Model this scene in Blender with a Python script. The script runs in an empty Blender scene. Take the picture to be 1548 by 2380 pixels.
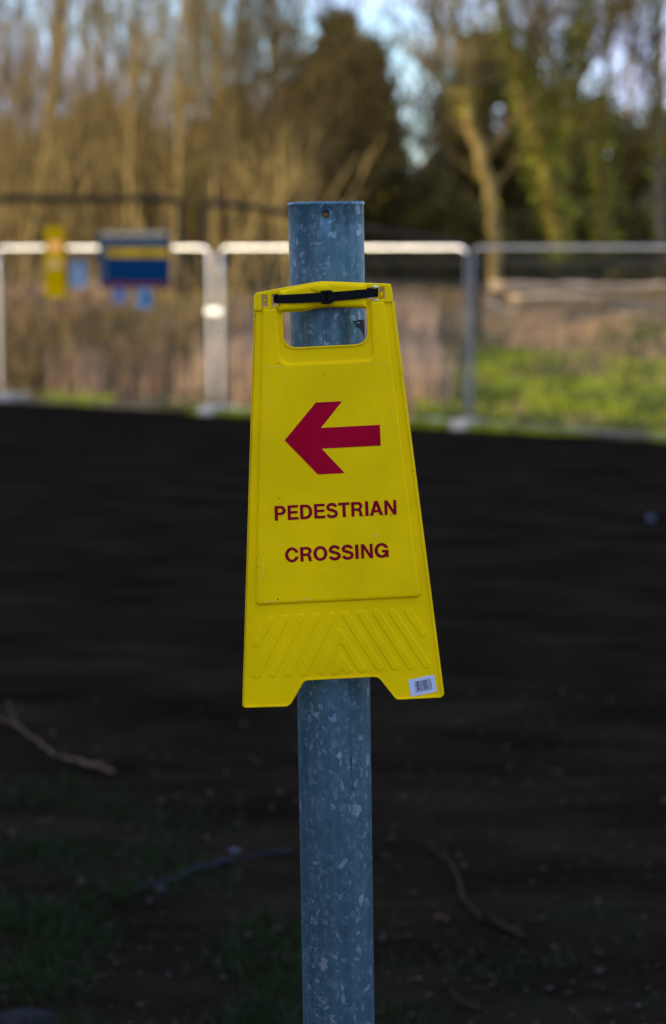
import bpy, bmesh, math, random
import numpy as np
from mathutils import Vector, Matrix, noise
from mathutils.geometry import tessellate_polygon
R = math.radians
S = bpy.context.scene
COL = S.collection

# ------------------------------------------------------------------ camera, sky, sun, exposure
F = 4400.0                                  # focal length in units of a 1548 x 2380 picture
PITCH = math.atan(610 / F)
CAM = Vector((0, 0, 2.0))
cd = bpy.data.cameras.new('camera'); cam = bpy.data.objects.new('camera', cd); COL.objects.link(cam)
cam.location = CAM; cam.rotation_euler = (R(90) - PITCH, 0, 0)
cd.sensor_fit = 'VERTICAL'; cd.sensor_height = 36; cd.lens = F / 2380 * 36
cd.clip_start = .05; cd.clip_end = 2000
cd.dof.use_dof = True; cd.dof.focus_distance = 2.83; cd.dof.aperture_fstop = 2.85
S.camera = cam

SUN_AZ, SUN_EL = -160.0, 15.0               # direction towards the sun, azimuth counted from +X
sd = Vector((math.cos(R(SUN_AZ)) * math.cos(R(SUN_EL)), math.sin(R(SUN_AZ)) * math.cos(R(SUN_EL)), math.sin(R(SUN_EL))))
w = bpy.data.worlds.new('World'); S.world = w; w.use_nodes = True
nt = w.node_tree; nt.nodes.clear()
out = nt.nodes.new('ShaderNodeOutputWorld'); bg = nt.nodes.new('ShaderNodeBackground')
sky = nt.nodes.new('ShaderNodeTexSky'); sky.sky_type = 'NISHITA'; sky.sun_disc = False
sky.sun_elevation = R(SUN_EL); sky.sun_rotation = R(90 - SUN_AZ); sky.air_density = 1.1; sky.dust_density = .35; sky.ozone_density = 3.5
tc = nt.nodes.new('ShaderNodeTexCoord'); nz = nt.nodes.new('ShaderNodeTexNoise'); rp = nt.nodes.new('ShaderNodeValToRGB')
mp = nt.nodes.new('ShaderNodeMapping'); mp.inputs['Scale'].default_value = (1, 1, 2.2); mp.inputs['Location'].default_value = (.35, .2, .1)
nz.inputs['Scale'].default_value = 4.5; nz.inputs['Detail'].default_value = 6; nz.inputs['Roughness'].default_value = .55
rp.color_ramp.elements[0].position = .36; rp.color_ramp.elements[1].position = .54
mx = nt.nodes.new('ShaderNodeMixRGB'); mx.inputs[2].default_value = (2.3, 2.55, 3.55, 1)
nt.links.new(tc.outputs['Generated'], mp.inputs[0]); nt.links.new(mp.outputs[0], nz.inputs[0])
nt.links.new(nz.outputs['Fac'], rp.inputs[0])
mm = nt.nodes.new('ShaderNodeMath'); mm.operation = 'MULTIPLY'; mm.inputs[1].default_value = .9
nt.links.new(rp.outputs[0], mm.inputs[0]); nt.links.new(mm.outputs[0], mx.inputs[0])
nt.links.new(sky.outputs[0], mx.inputs[1])
tn = nt.nodes.new('ShaderNodeMixRGB'); tn.blend_type = 'MULTIPLY'; tn.inputs[0].default_value = 1; tn.inputs[2].default_value = (.99, 1.0, 1.10, 1)
nt.links.new(mx.outputs[0], tn.inputs[1]); nt.links.new(tn.outputs[0], bg.inputs[0])
bg.inputs[1].default_value = .15
nt.links.new(bg.outputs[0], out.inputs[0])
sl = bpy.data.lights.new('sun', 'SUN'); sl.energy = 2.2; sl.angle = R(.5); sl.color = (1, .85, .58)
so = bpy.data.objects.new('sun', sl); COL.objects.link(so); so.rotation_euler = sd.to_track_quat('Z', 'Y').to_euler()
S.view_settings.view_transform = 'Standard'; S.view_settings.look = 'None'
S.view_settings.exposure = 1.6; S.view_settings.gamma = 1
S.cycles.max_bounces = 6; S.cycles.diffuse_bounces = 3; S.cycles.use_adaptive_sampling = True

# ------------------------------------------------------------------ helpers
def ray(u, v):
    x = (u - 774) / F; yv = (1190 - v) / F
    c, s = math.cos(PITCH), math.sin(PITCH)
    return Vector((x, c + yv * s, -s + yv * c))
def P(u, v, Y):
    d = ray(u, v); return CAM + d * (Y / d.y)
def G(u, v, z=0):
    d = ray(u, v); return CAM + d * ((z - 2.0) / d.z)

def link(o, parent=None):
    COL.objects.link(o)
    if parent: o.parent = parent
    return o
def tag(o, label=None, cat=None, group=None, kind=None):
    if label: o['label'] = label
    if cat: o['category'] = cat
    if group: o['group'] = group
    if kind: o['kind'] = kind
    return o
def empty(name, loc=(0, 0, 0), rot=(0, 0, 0)):
    o = bpy.data.objects.new(name, None); o.location = loc; o.rotation_euler = rot; o.empty_display_size = .2
    return link(o)
def mesh(name, vs, fs, m, parent=None, smooth=False, loc=None):
    me = bpy.data.meshes.new(name); me.from_pydata([tuple(v) for v in vs], [], [tuple(f) for f in fs])
    me.materials.append(m); me.update()
    if smooth: me.polygons.foreach_set('use_smooth', [True] * len(me.polygons))
    o = bpy.data.objects.new(name, me)
    if loc: o.location = loc
    return link(o, parent)
class MB:
    def __init__(s): s.v = []; s.f = []
    def add(s, vs, fs):
        n = len(s.v); s.v += [tuple(v) for v in vs]; s.f += [tuple(i + n for i in f) for f in fs]; return s
    def box(s, c, size, rot=None, bev=0):
        x, y, z = [a / 2 for a in size]
        if bev:
            bm = bmesh.new(); bmesh.ops.create_cube(bm, size=1)
            for v in bm.verts: v.co = Vector((v.co.x * size[0], v.co.y * size[1], v.co.z * size[2]))
            bmesh.ops.bevel(bm, geom=bm.edges[:], offset=bev, segments=2, affect='EDGES', profile=.6)
            bm.verts.index_update(); vs = [v.co.copy() for v in bm.verts]; fs = [[v.index for v in f.verts] for f in bm.faces]; bm.free()
        else:
            vs = [Vector((a * x, b * y, d * z)) for a in (-1, 1) for b in (-1, 1) for d in (-1, 1)]
            fs = [(0, 1, 3, 2), (4, 6, 7, 5), (0, 4, 5, 1), (2, 3, 7, 6), (0, 2, 6, 4), (1, 5, 7, 3)]
        if rot: vs = [rot @ v for v in vs]
        return s.add([v + Vector(c) for v in vs], fs)
    def tube(s, pts, rad, n=6, caps=True):
        pts = [Vector(p) for p in pts]
        if not isinstance(rad, (list, tuple)): rad = [rad] * len(pts)
        vs = []; fs = []; ref = None
        for i, p in enumerate(pts):
            d = (pts[min(i + 1, len(pts) - 1)] - pts[max(i - 1, 0)]).normalized()
            if ref is None: ref = d.orthogonal().normalized()
            a = (ref - d * ref.dot(d))
            a = a.normalized() if a.length > 1e-6 else d.orthogonal().normalized()
            ref = a; b = d.cross(a)
            for k in range(n):
                t = 2 * math.pi * k / n; vs.append(p + (a * math.cos(t) + b * math.sin(t)) * rad[i])
        for i in range(len(pts) - 1):
            for k in range(n):
                k2 = (k + 1) % n; fs.append((i * n + k, i * n + k2, (i + 1) * n + k2, (i + 1) * n + k))
        if caps: fs.append(tuple(range(n - 1, -1, -1))); fs.append(tuple((len(pts) - 1) * n + k for k in range(n)))
        return s.add(vs, fs)
    def build(s, name, m, parent=None, smooth=False, loc=None): return mesh(name, s.v, s.f, m, parent, smooth, loc)

# ---- materials
def mat(name, col, rough=.6, metal=0, spec=.5, var=None, scale=8, detail=5, bump=0, bscale=None, coat=0, lo=.35, hi=.65):
    m = bpy.data.materials.new(name); m.use_nodes = True; t = m.node_tree; b = t.nodes['Principled BSDF']
    b.inputs['Base Color'].default_value = (*col, 1); b.inputs['Roughness'].default_value = rough; b.inputs['Metallic'].default_value = metal
    b.inputs['Specular IOR Level'].default_value = spec; b.inputs['Coat Weight'].default_value = coat
    co = t.nodes.new('ShaderNodeTexCoord')
    if var:
        n = t.nodes.new('ShaderNodeTexNoise'); n.inputs['Scale'].default_value = scale; n.inputs['Detail'].default_value = detail
        r = t.nodes.new('ShaderNodeValToRGB'); r.color_ramp.elements[0].color = (*col, 1); r.color_ramp.elements[1].color = (*var, 1)
        r.color_ramp.elements[0].position = lo; r.color_ramp.elements[1].position = hi
        t.links.new(co.outputs['Object'], n.inputs[0]); t.links.new(n.outputs['Fac'], r.inputs[0]); t.links.new(r.outputs[0], b.inputs['Base Color'])
    if bump:
        n = t.nodes.new('ShaderNodeTexNoise'); n.inputs['Scale'].default_value = bscale or scale; n.inputs['Detail'].default_value = 6
        k = t.nodes.new('ShaderNodeBump'); k.inputs['Strength'].default_value = bump; k.inputs['Distance'].default_value = .02
        t.links.new(co.outputs['Object'], n.inputs[0]); t.links.new(n.outputs['Fac'], k.inputs['Height']); t.links.new(k.outputs[0], b.inputs['Normal'])
    return m
def leafmat(name, a, b_, rough=.6, trans=.25):
    """colour varies from leaf clump to leaf clump"""
    m = bpy.data.materials.new(name); m.use_nodes = True; t = m.node_tree; b = t.nodes['Principled BSDF']
    g = t.nodes.new('ShaderNodeNewGeometry'); r = t.nodes.new('ShaderNodeValToRGB')
    r.color_ramp.elements[0].color = (*a, 1); r.color_ramp.elements[1].color = (*b_, 1)
    t.links.new(g.outputs['Random Per Island'], r.inputs[0]); t.links.new(r.outputs[0], b.inputs['Base Color'])
    b.inputs['Roughness'].default_value = rough; b.inputs['Specular IOR Level'].default_value = .3
    if trans:
        tr = t.nodes.new('ShaderNodeBsdfTranslucent'); t.links.new(r.outputs[0], tr.inputs[0])
        mx = t.nodes.new('ShaderNodeMixShader'); mx.inputs[0].default_value = trans
        t.links.new(b.outputs[0], mx.inputs[1]); t.links.new(tr.outputs[0], mx.inputs[2])
        t.links.new(mx.outputs[0], t.nodes['Material Output'].inputs[0])
    return m

def yellow_plastic():
    m = bpy.data.materials.new('yellow_plastic'); m.use_nodes = True; t = m.node_tree; L = t.links.new; b = t.nodes['Principled BSDF']
    co = t.nodes.new('ShaderNodeTexCoord')
    n = t.nodes.new('ShaderNodeTexNoise'); n.inputs['Scale'].default_value = 9; n.inputs['Detail'].default_value = 3; L(co.outputs['Object'], n.inputs[0])
    r = t.nodes.new('ShaderNodeValToRGB'); r.color_ramp.elements[0].color = (.81, .54, .0, 1); r.color_ramp.elements[1].color = (.94, .62, .0, 1)
    r.color_ramp.elements[0].position = .35; r.color_ramp.elements[1].position = .65; L(n.outputs['Fac'], r.inputs[0])
    # specks of grime and pale scuffs
    v = t.nodes.new('ShaderNodeTexVoronoi'); v.inputs['Scale'].default_value = 60; L(co.outputs['Object'], v.inputs['Vector'])
    lt = t.nodes.new('ShaderNodeMath'); lt.operation = 'LESS_THAN'; lt.inputs[1].default_value = .065; L(v.outputs['Distance'], lt.inputs[0])
    sc = t.nodes.new('ShaderNodeSeparateColor'); L(v.outputs['Color'], sc.inputs[0])
    g1 = t.nodes.new('ShaderNodeMath'); g1.operation = 'GREATER_THAN'; g1.inputs[1].default_value = .80; L(sc.outputs[0], g1.inputs[0])
    m1 = t.nodes.new('ShaderNodeMath'); m1.operation = 'MULTIPLY'; L(lt.outputs[0], m1.inputs[0]); L(g1.outputs[0], m1.inputs[1])
    x1 = t.nodes.new('ShaderNodeMixRGB'); x1.inputs[2].default_value = (.16, .10, .02, 1); L(m1.outputs[0], x1.inputs[0]); L(r.outputs[0], x1.inputs[1])
    n2 = t.nodes.new('ShaderNodeTexNoise'); n2.inputs['Scale'].default_value = 38; n2.inputs['Detail'].default_value = 8; n2.inputs['Roughness'].default_value = .75; L(co.outputs['Object'], n2.inputs[0])
    r2 = t.nodes.new('ShaderNodeValToRGB'); r2.color_ramp.elements[0].position = .66; r2.color_ramp.elements[1].position = .82
    r2.color_ramp.elements[1].color = (.45, .45, .45, 1); L(n2.outputs['Fac'], r2.inputs[0])
    x2 = t.nodes.new('ShaderNodeMixRGB'); x2.inputs[2].default_value = (.80, .66, .10, 1); L(r2.outputs[0], x2.inputs[0]); L(x1.outputs[0], x2.inputs[1])
    L(x2.outputs[0], b.inputs['Base Color'])
    b.inputs['Roughness'].default_value = .5; b.inputs['Specular IOR Level'].default_value = .05
    n3 = t.nodes.new('ShaderNodeTexNoise'); n3.inputs['Scale'].default_value = 900; L(co.outputs['Object'], n3.inputs[0])
    k = t.nodes.new('ShaderNodeBump'); k.inputs['Strength'].default_value = .12; k.inputs['Distance'].default_value = .0005; L(n3.outputs['Fac'], k.inputs['Height']); L(k.outputs[0], b.inputs['Normal'])
    return m
def galvanised():
    m = bpy.data.materials.new('galvanised_steel'); m.use_nodes = True; t = m.node_tree; L = t.links.new; b = t.nodes['Principled BSDF']
    co = t.nodes.new('ShaderNodeTexCoord'); mp = t.nodes.new('ShaderNodeMapping'); mp.inputs['Scale'].default_value = (1, 1, .8); L(co.outputs['Object'], mp.inputs[0])
    n0 = t.nodes.new('ShaderNodeTexNoise'); n0.inputs['Scale'].default_value = 45; n0.inputs['Detail'].default_value = 4; L(mp.outputs[0], n0.inputs[0])
    va = t.nodes.new('ShaderNodeVectorMath'); va.operation = 'MULTIPLY_ADD'; va.inputs[1].default_value = (.022,) * 3; L(n0.outputs['Color'], va.inputs[0]); L(mp.outputs[0], va.inputs[2])
    col = None
    base = t.nodes.new('ShaderNodeTexNoise'); base.inputs['Scale'].default_value = 14; base.inputs['Detail'].default_value = 9; base.inputs['Roughness'].default_value = .7; L(co.outputs['Object'], base.inputs[0])
    rb = t.nodes.new('ShaderNodeValToRGB'); rb.color_ramp.elements[0].position = .3; rb.color_ramp.elements[1].position = .7
    rb.color_ramp.elements[0].color = (.047, .118, .154, 1); rb.color_ramp.elements[1].color = (.080, .166, .206, 1); L(base.outputs['Fac'], rb.inputs[0])
    col = rb.outputs[0]
    rsum = None
    for scale, th, c, amt in ((85, .76, (.12, .20, .25), .32), (140, .86, (.17, .27, .33), .36), (150, .95, (.28, .38, .44), .6), (95, .98, (.36, .45, .50), .65), (240, .95, (.24, .33, .40), .5), (80, .14, (.06, .10, .14), .35)):
        v = t.nodes.new('ShaderNodeTexVoronoi'); v.inputs['Scale'].default_value = scale; v.inputs['Randomness'].default_value = 1; L(va.outputs[0], v.inputs['Vector'])
        s = t.nodes.new('ShaderNodeSeparateColor'); L(v.outputs['Color'], s.inputs[0])
        g = t.nodes.new('ShaderNodeMath'); g.operation = 'GREATER_THAN' if th > .5 else 'LESS_THAN'; g.inputs[1].default_value = th; L(s.outputs[0], g.inputs[0])
        a = t.nodes.new('ShaderNodeMath'); a.operation = 'MULTIPLY'; a.inputs[1].default_value = amt; L(g.outputs[0], a.inputs[0])
        x = t.nodes.new('ShaderNodeMixRGB'); x.inputs[2].default_value = (*c, 1); L(a.outputs[0], x.inputs[0]); L(col, x.inputs[1]); col = x.outputs[0]
    # vertical streaks
    ms = t.nodes.new('ShaderNodeMapping'); ms.inputs['Scale'].default_value = (70, 70, 2.5); L(co.outputs['Object'], ms.inputs[0])
    ns = t.nodes.new('ShaderNodeTexNoise'); ns.inputs['Scale'].default_value = 1; ns.inputs['Detail'].default_value = 4; L(ms.outputs[0], ns.inputs[0])
    rs = t.nodes.new('ShaderNodeValToRGB'); rs.color_ramp.elements[0].position = .3; rs.color_ramp.elements[1].position = .6
    rs.color_ramp.elements[0].color = (.72, .70, .68, 1); rs.color_ramp.elements[1].color = (1, 1, 1, 1); L(ns.outputs['Fac'], rs.inputs[0])
    x = t.nodes.new('ShaderNodeMixRGB'); x.blend_type = 'MULTIPLY'; x.inputs[0].default_value = 1; L(col, x.inputs[1]); L(rs.outputs[0], x.inputs[2]); col = x.outputs[0]
    # white salt specks on one side low down
    nw = t.nodes.new('ShaderNodeTexNoise'); nw.inputs['Scale'].default_value = 230; nw.inputs['Detail'].default_value = 3; L(co.outputs['Object'], nw.inputs[0])
    rw = t.nodes.new('ShaderNodeValToRGB'); rw.color_ramp.elements[0].position = .6; rw.color_ramp.elements[1].position = .68; L(nw.outputs['Fac'], rw.inputs[0])
    sp = t.nodes.new('ShaderNodeSeparateXYZ'); L(co.outputs['Object'], sp.inputs[0])
    mz = t.nodes.new('ShaderNodeMapRange'); mz.inputs['From Min'].default_value = 1.15; mz.inputs['From Max'].default_value = .9; L(sp.outputs['Z'], mz.inputs['Value'])
    mxx = t.nodes.new('ShaderNodeMapRange'); mxx.inputs['From Min'].default_value = -.012; mxx.inputs['From Max'].default_value = -.03; L(sp.outputs['X'], mxx.inputs['Value'])
    q = t.nodes.new('ShaderNodeMath'); q.operation = 'MULTIPLY'; L(mz.outputs[0], q.inputs[0]); L(mxx.outputs[0], q.inputs[1])
    q2 = t.nodes.new('ShaderNodeMath'); q2.operation = 'MULTIPLY'; L(q.outputs[0], q2.inputs[0]); L(rw.outputs[0], q2.inputs[1])
    q3 = t.nodes.new('ShaderNodeMath'); q3.operation = 'MULTIPLY'; q3.inputs[1].default_value = .7; L(q2.outputs[0], q3.inputs[0])
    x = t.nodes.new('ShaderNodeMixRGB'); x.inputs[2].default_value = (.4, .42, .42, 1); L(q3.outputs[0], x.inputs[0]); L(col, x.inputs[1]); col = x.outputs[0]
    L(col, b.inputs['Base Color']); b.inputs['Metallic'].default_value = .55; b.inputs['Roughness'].default_value = .46
    k = t.nodes.new('ShaderNodeBump'); k.inputs['Strength'].default_value = .25; k.inputs['Distance'].default_value = .002; L(base.outputs['Fac'], k.inputs['Height']); L(k.outputs[0], b.inputs['Normal'])
    return m

M = dict(
    yellow=yellow_plastic(), galv=galvanised(),
    red=mat('red_print', (.34, .0, .016), .6, var=(.40, .0, .022), scale=60, spec=.06),
    darkred=mat('dark_red_print', (.22, .0, .012), .6, var=(.26, .0, .015), scale=60, spec=.06),
    tie=mat('black_nylon', (.002, .0022, .003), .42, spec=.10),
    white=mat('white_paint_drip', (.72, .74, .74), .5), sticker=mat('label_paper', (.50, .56, .68), .5, var=(.56, .61, .70), scale=30),
    ink=mat('label_ink', (.03, .015, .05), .6), crack=mat('dark_crack', (.012, .013, .014), .9), rust=mat('rust_stain', (.055, .075, .085), .9, var=(.085, .09, .085), scale=200),
    film=mat('scuffed_film', (.74, .66, .18), .5),
    tube=mat('bright_galvanised_tube', (.80, .77, .72), .36, metal=.75, var=(.70, .68, .65), scale=6),
    dull=mat('dull_galvanised_tube', (.13, .14, .16), .6, metal=.5, var=(.18, .19, .21), scale=6),
    slate=mat('shade_toned_tube', (.055, .075, .10), .75, metal=.3, var=(.10, .12, .15), scale=5),  # darkened blue-grey puts shade into the colour of the uprights
    wire=mat('mesh_wire', (.075, .07, .06), .8, metal=.2), foot=mat('pale_concrete', (.42, .40, .37), .8, var=(.28, .27, .25), scale=12, bump=.3),
    clip=mat('clip_steel', (.60, .60, .58), .5, metal=.7),
    black=mat('black_paint', (.012, .012, .013), .5), syellow=mat('weathered_yellow_board', (.19, .14, .0), .9, spec=.0, var=(.12, .085, .0), scale=3),
    sblue=mat('blue_board', (.001, .012, .05), .9, spec=.0), sgrey=mat('grey_blue_print', (.018, .032, .055), .9, spec=.0), sred=mat('dark_red_band', (.035, .003, .006), .8, spec=.1),
    paper=mat('pale_blue_paper', (.06, .10, .19), .9, spec=.0), paper2=mat('lilac_paper', (.06, .065, .16), .9, spec=.0), blue2=mat('mid_blue_paper', (.005, .045, .15), .9, spec=.0),
)

# ---- 2-D outline tools (loops are lists of (x, z); outer loops run counter-clockwise, holes clockwise)
def area(p): return .5 * sum(p[i][0] * p[(i + 1) % len(p)][1] - p[(i + 1) % len(p)][0] * p[i][1] for i in range(len(p)))
def ccw(p, want=True): return p if (area(p) > 0) == want else p[::-1]
def fillet(p, r, seg=7):
    n = len(p); o = []
    for i in range(n):
        ri = r[i] if isinstance(r, (list, tuple)) else r
        c = Vector(p[i]); a = Vector(p[i - 1]) - c; b = Vector(p[(i + 1) % n]) - c
        la, lb = a.length, b.length; a.normalize(); b.normalize()
        cs = max(-1, min(1, a.dot(b))); th = math.acos(cs)
        if ri < 1e-6 or th > math.pi - .03: o.append(tuple(c)); continue
        t = min(ri / math.tan(th / 2), la * .49, lb * .49)
        p0, p1 = c + a * t, c + b * t
        for k in range(seg + 1):
            s = k / seg; q = p0 * (1 - s) ** 2 + c * 2 * s * (1 - s) + p1 * s * s; o.append(tuple(q))
    return o
def offset(p, d):
    n = len(p); o = []
    for i in range(n):
        a = Vector(p[i]) - Vector(p[i - 1]); b = Vector(p[(i + 1) % n]) - Vector(p[i])
        if a.length < 1e-9 or b.length < 1e-9: o.append(p[i]); continue
        a.normalize(); b.normalize(); na = Vector((-a.y, a.x)); nb = Vector((-b.y, b.x)); m = na + nb
        if m.length < 1e-6: m = na
        m.normalize(); k = max(.5, m.dot(na)); o.append((p[i][0] + m.x * d / k, p[i][1] + m.y * d / k))
    return o
def dedupe(p, e=1e-5):
    o = []
    for q in p:
        if not o or (Vector(q) - Vector(o[-1])).length > e: o.append(q)
    if (Vector(o[0]) - Vector(o[-1])).length < e: o.pop()
    return o
def slab(mb, loops, yb, yf, bev=0, seg=3, back=True, bx=None):
    """a plate facing -Y: back at yb, front at yf (yf < yb), front edge rounded by bev"""
    loops = [ccw(dedupe(l), i == 0) for i, l in enumerate(loops)]
    base = len(mb.v); rings = []
    ys = [(0, yb)]
    if bev:
        for k in range(seg + 1):
            t = math.pi / 2 * k / seg; ys.append(((bx or bev) * (1 - math.cos(t)), yf + bev * (1 - math.sin(t)) if yf + bev < yb else yb + (yf - yb) * math.sin(t)))
    else: ys.append((0, yf))
    for d, y in ys:
        rr = []
        for l in loops:
            st = len(mb.v); mb.v += [(q[0], y, q[1]) for q in (offset(l, d) if d else l)]; rr.append((st, len(l)))
        rings.append(rr)
    for a, b in zip(rings[:-1], rings[1:]):
        for (s0, n), (s1, _) in zip(a, b):
            for i in range(n):
                j = (i + 1) % n; mb.f.append((s0 + i, s0 + j, s1 + j, s1 + i))
    idx = [s + i for s, n in rings[-1] for i in range(n)]
    bidx = [s + i for s, n in rings[0] for i in range(n)]
    tris = tessellate_polygon([[Vector((mb.v[s + i][0], mb.v[s + i][2], 0)) for i in range(n)] for s, n in rings[-1]])
    for a, b, c in tris:
        pa, pb, pc = [mb.v[idx[k]] for k in (a, b, c)]
        cr = (pb[0] - pa[0]) * (pc[2] - pa[2]) - (pb[2] - pa[2]) * (pc[0] - pa[0])
        t = (a, b, c) if cr > 0 else (a, c, b)
        mb.f.append(tuple(idx[k] for k in t))
        if back: mb.f.append(tuple(bidx[k] for k in t[::-1]))
    return mb
def strip_ring(loop, wd): return [loop, offset(ccw(loop), wd)]

# ------------------------------------------------------------------ ground
rnd = random.Random(4)
FA = Vector((.835, -.55)).normalized(); FN = Vector((.55, .835))     # along the fence, across it (away from the camera)
FQ = -.0
def fence_n(x, y): return FN.x * x + FN.y * y
N0 = 18.6                                                               # fence line: FN . p = N0
def terrain(x, y):
    n = fence_n(x, y) - N0
    if n < .4: return 0.0
    t = min(1, (n - .4) / 9.3); b = t * t * (3 - 2 * t)
    side = 1.0 if x > -2 else .55
    return b * 1.28 * side + (.06 * noise.noise(Vector((x * .4, y * .4, 0))) + .13 * noise.noise(Vector((x * 1.1, y * .9, 5)))) * min(1, n / 2)
def sheet(name, xs, ys, zf, m):
    vs = [(x, y, zf(x, y)) for y in ys for x in xs]; nx = len(xs)
    fs = [(j * nx + i, j * nx + i + 1, (j + 1) * nx + i + 1, (j + 1) * nx + i) for j in range(len(ys) - 1) for i in range(nx - 1)]
    return mesh(name, vs, fs, m, smooth=True)
ax = [-900, -400, -150, -70, -40] + [-30 + i * .5 for i in range(121)] + [40, 70, 150, 400, 900]
ay = [-900, -400, -150, -60, -20] + [-10 + i * .5 for i in range(141)] + [70, 90, 150, 400, 900]
m_field = mat('field_soil', (.050, .035, .011), .95, var=(.11, .075, .028), scale=1.4, bump=.3)
g = sheet('ground', ax, ay, lambda x, y: terrain(x, y) - .004, m_field); tag(g, kind='structure')

def yard_material():
    m = bpy.data.materials.new('wet_dark_dirt'); m.use_nodes = True; t = m.node_tree; L = t.links.new; b = t.nodes['Principled BSDF']
    co = t.nodes.new('ShaderNodeTexCoord'); mp = t.nodes.new('ShaderNodeMapping'); mp.inputs['Rotation'].default_value = (0, 0, R(28)); mp.inputs['Scale'].default_value = (.7, 1.7, 1)
    L(co.outputs['Object'], mp.inputs[0])
    n = t.nodes.new('ShaderNodeTexNoise'); n.inputs['Scale'].default_value = 1.7; n.inputs['Detail'].default_value = 8; n.inputs['Roughness'].default_value = .6; L(mp.outputs[0], n.inputs[0])
    r = t.nodes.new('ShaderNodeValToRGB'); e = r.color_ramp.elements; e[0].position = .40; e[1].position = .64
    e[0].color = (.0074, .0060, .0038, 1); e[1].color = (.0150, .0118, .0076, 1); L(n.outputs['Fac'], r.inputs[0])
    n2 = t.nodes.new('ShaderNodeTexNoise'); n2.inputs['Scale'].default_value = 24; n2.inputs['Detail'].default_value = 8; L(co.outputs['Object'], n2.inputs[0])
    x = t.nodes.new('ShaderNodeMixRGB'); x.blend_type = 'OVERLAY'; x.inputs[0].default_value = .2; L(r.outputs[0], x.inputs[1]); L(n2.outputs['Fac'], x.inputs[2])
    wv = t.nodes.new('ShaderNodeTexWave'); wv.wave_type = 'RINGS'; wv.rings_direction = 'Z'; wv.inputs['Scale'].default_value = .28; wv.inputs['Distortion'].default_value = 9; wv.inputs['Detail'].default_value = 6; wv.inputs['Detail Scale'].default_value = 1.1; wv.inputs['Detail Roughness'].default_value = .65
    mw = t.nodes.new('ShaderNodeMapping'); mw.inputs['Location'].default_value = (7, 1, 0); L(co.outputs['Object'], mw.inputs[0]); L(mw.outputs[0], wv.inputs[0])
    rw = t.nodes.new('ShaderNodeValToRGB'); rw.color_ramp.elements[0].color = (.88, .87, .86, 1); rw.color_ramp.elements[1].color = (1.14, 1.12, 1.10, 1); L(wv.outputs['Fac'], rw.inputs[0])
    xw = t.nodes.new('ShaderNodeMixRGB'); xw.blend_type = 'MULTIPLY'; xw.inputs[0].default_value = 1; L(x.outputs[0], xw.inputs[1]); L(rw.outputs[0], xw.inputs[2]); x = xw
    L(x.outputs[0], b.inputs['Base Color']); b.inputs['Roughness'].default_value = .9; b.inputs['Specular IOR Level'].default_value = .0
    k = t.nodes.new('ShaderNodeBump'); k.inputs['Strength'].default_value = .35; k.inputs['Distance'].default_value = .02
    a = t.nodes.new('ShaderNodeMath'); a.operation = 'ADD'; L(n.outputs['Fac'], a.inputs[0]); L(n2.outputs['Fac'], a.inputs[1]); L(a.outputs[0], k.inputs['Height']); L(k.outputs[0], b.inputs['Normal'])
    return m
# yard: dark dirt track from behind the camera to the fence, its far edge ragged
vs = []; fs = []; na, nn = 160, 110
for j in range(nn):
    for i in range(na):
        a = -30 + 60 * i / (na - 1)
        nmax = N0 - .05 + .12 * noise.noise(Vector((a * .9, 3, 0)))
        n = -10 + (nmax + 10) * j / (nn - 1)
        x = FA.x * a + FN.x * n; y = FA.y * a + FN.y * n
        # ruts
        z = .004 + .010 * max(0, noise.noise(Vector((x * .35 + y * .25, y * 1.4 - x * .8, 0))) )
        z += .012 * max(0, noise.noise(Vector((x * 3, y * 3, 1.7))))
        vs.append((x, y, z))
for j in range(nn - 1):
    for i in range(na - 1): fs.append((j * na + i, j * na + i + 1, (j + 1) * na + i + 1, (j + 1) * na + i))
yard = mesh('path', vs, fs, yard_material(), smooth=True); tag(yard, kind='structure')

# ------------------------------------------------------------------ building added out of view, behind left, so its shadow covers the track
def shade_building():
    L0, L1, D = -56.0, -5.0, 12.0; NB = -14.0; H = (N0 - .35 - NB) / .80 * math.tan(R(SUN_EL))
    root = empty('added_shade_building', (FA.x * (L0 + L1) / 2 + FN.x * NB, FA.y * (L0 + L1) / 2 + FN.y * NB, 0), (0, 0, math.atan2(FA.y, FA.x)))
    tag(root, 'long buff brick building added out of view behind the camera to shade the track', 'building')
    hl = (L1 - L0) / 2
    brick = mat('buff_brick', (.40, .33, .25), .85, var=(.50, .42, .32), scale=3, bump=.4); slate = mat('roof_felt', (.06, .065, .07), .8, var=(.09, .09, .095), scale=5)  # wall tone kept pale to bounce fill onto the post
    gl = mat('dark_window_glass', (.02, .025, .03), .08, spec=.6); fr = mat('white_window_frame', (.6, .6, .58), .5)
    MB().box((0, -D / 2, (H - .2) / 2 - .2), (2 * hl, D, H + .2)).build('wall', brick, root)
    MB().box((0, -D / 2, H - .02), (2 * hl + .3, D + .3, .18)).build('roof', slate, root)
    for k in range(14):
        for z in (1.6, 4.6, 7.6):
            x = -hl + 2 + k * (2 * hl - 4) / 13
            wf = MB().box((x, .04, z), (1.3, .1, 1.5)).build('window', fr, root)
            MB().box((x, .10, z), (1.1, .03, 1.3)).build('pane', gl, wf)
shade_building()

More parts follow.
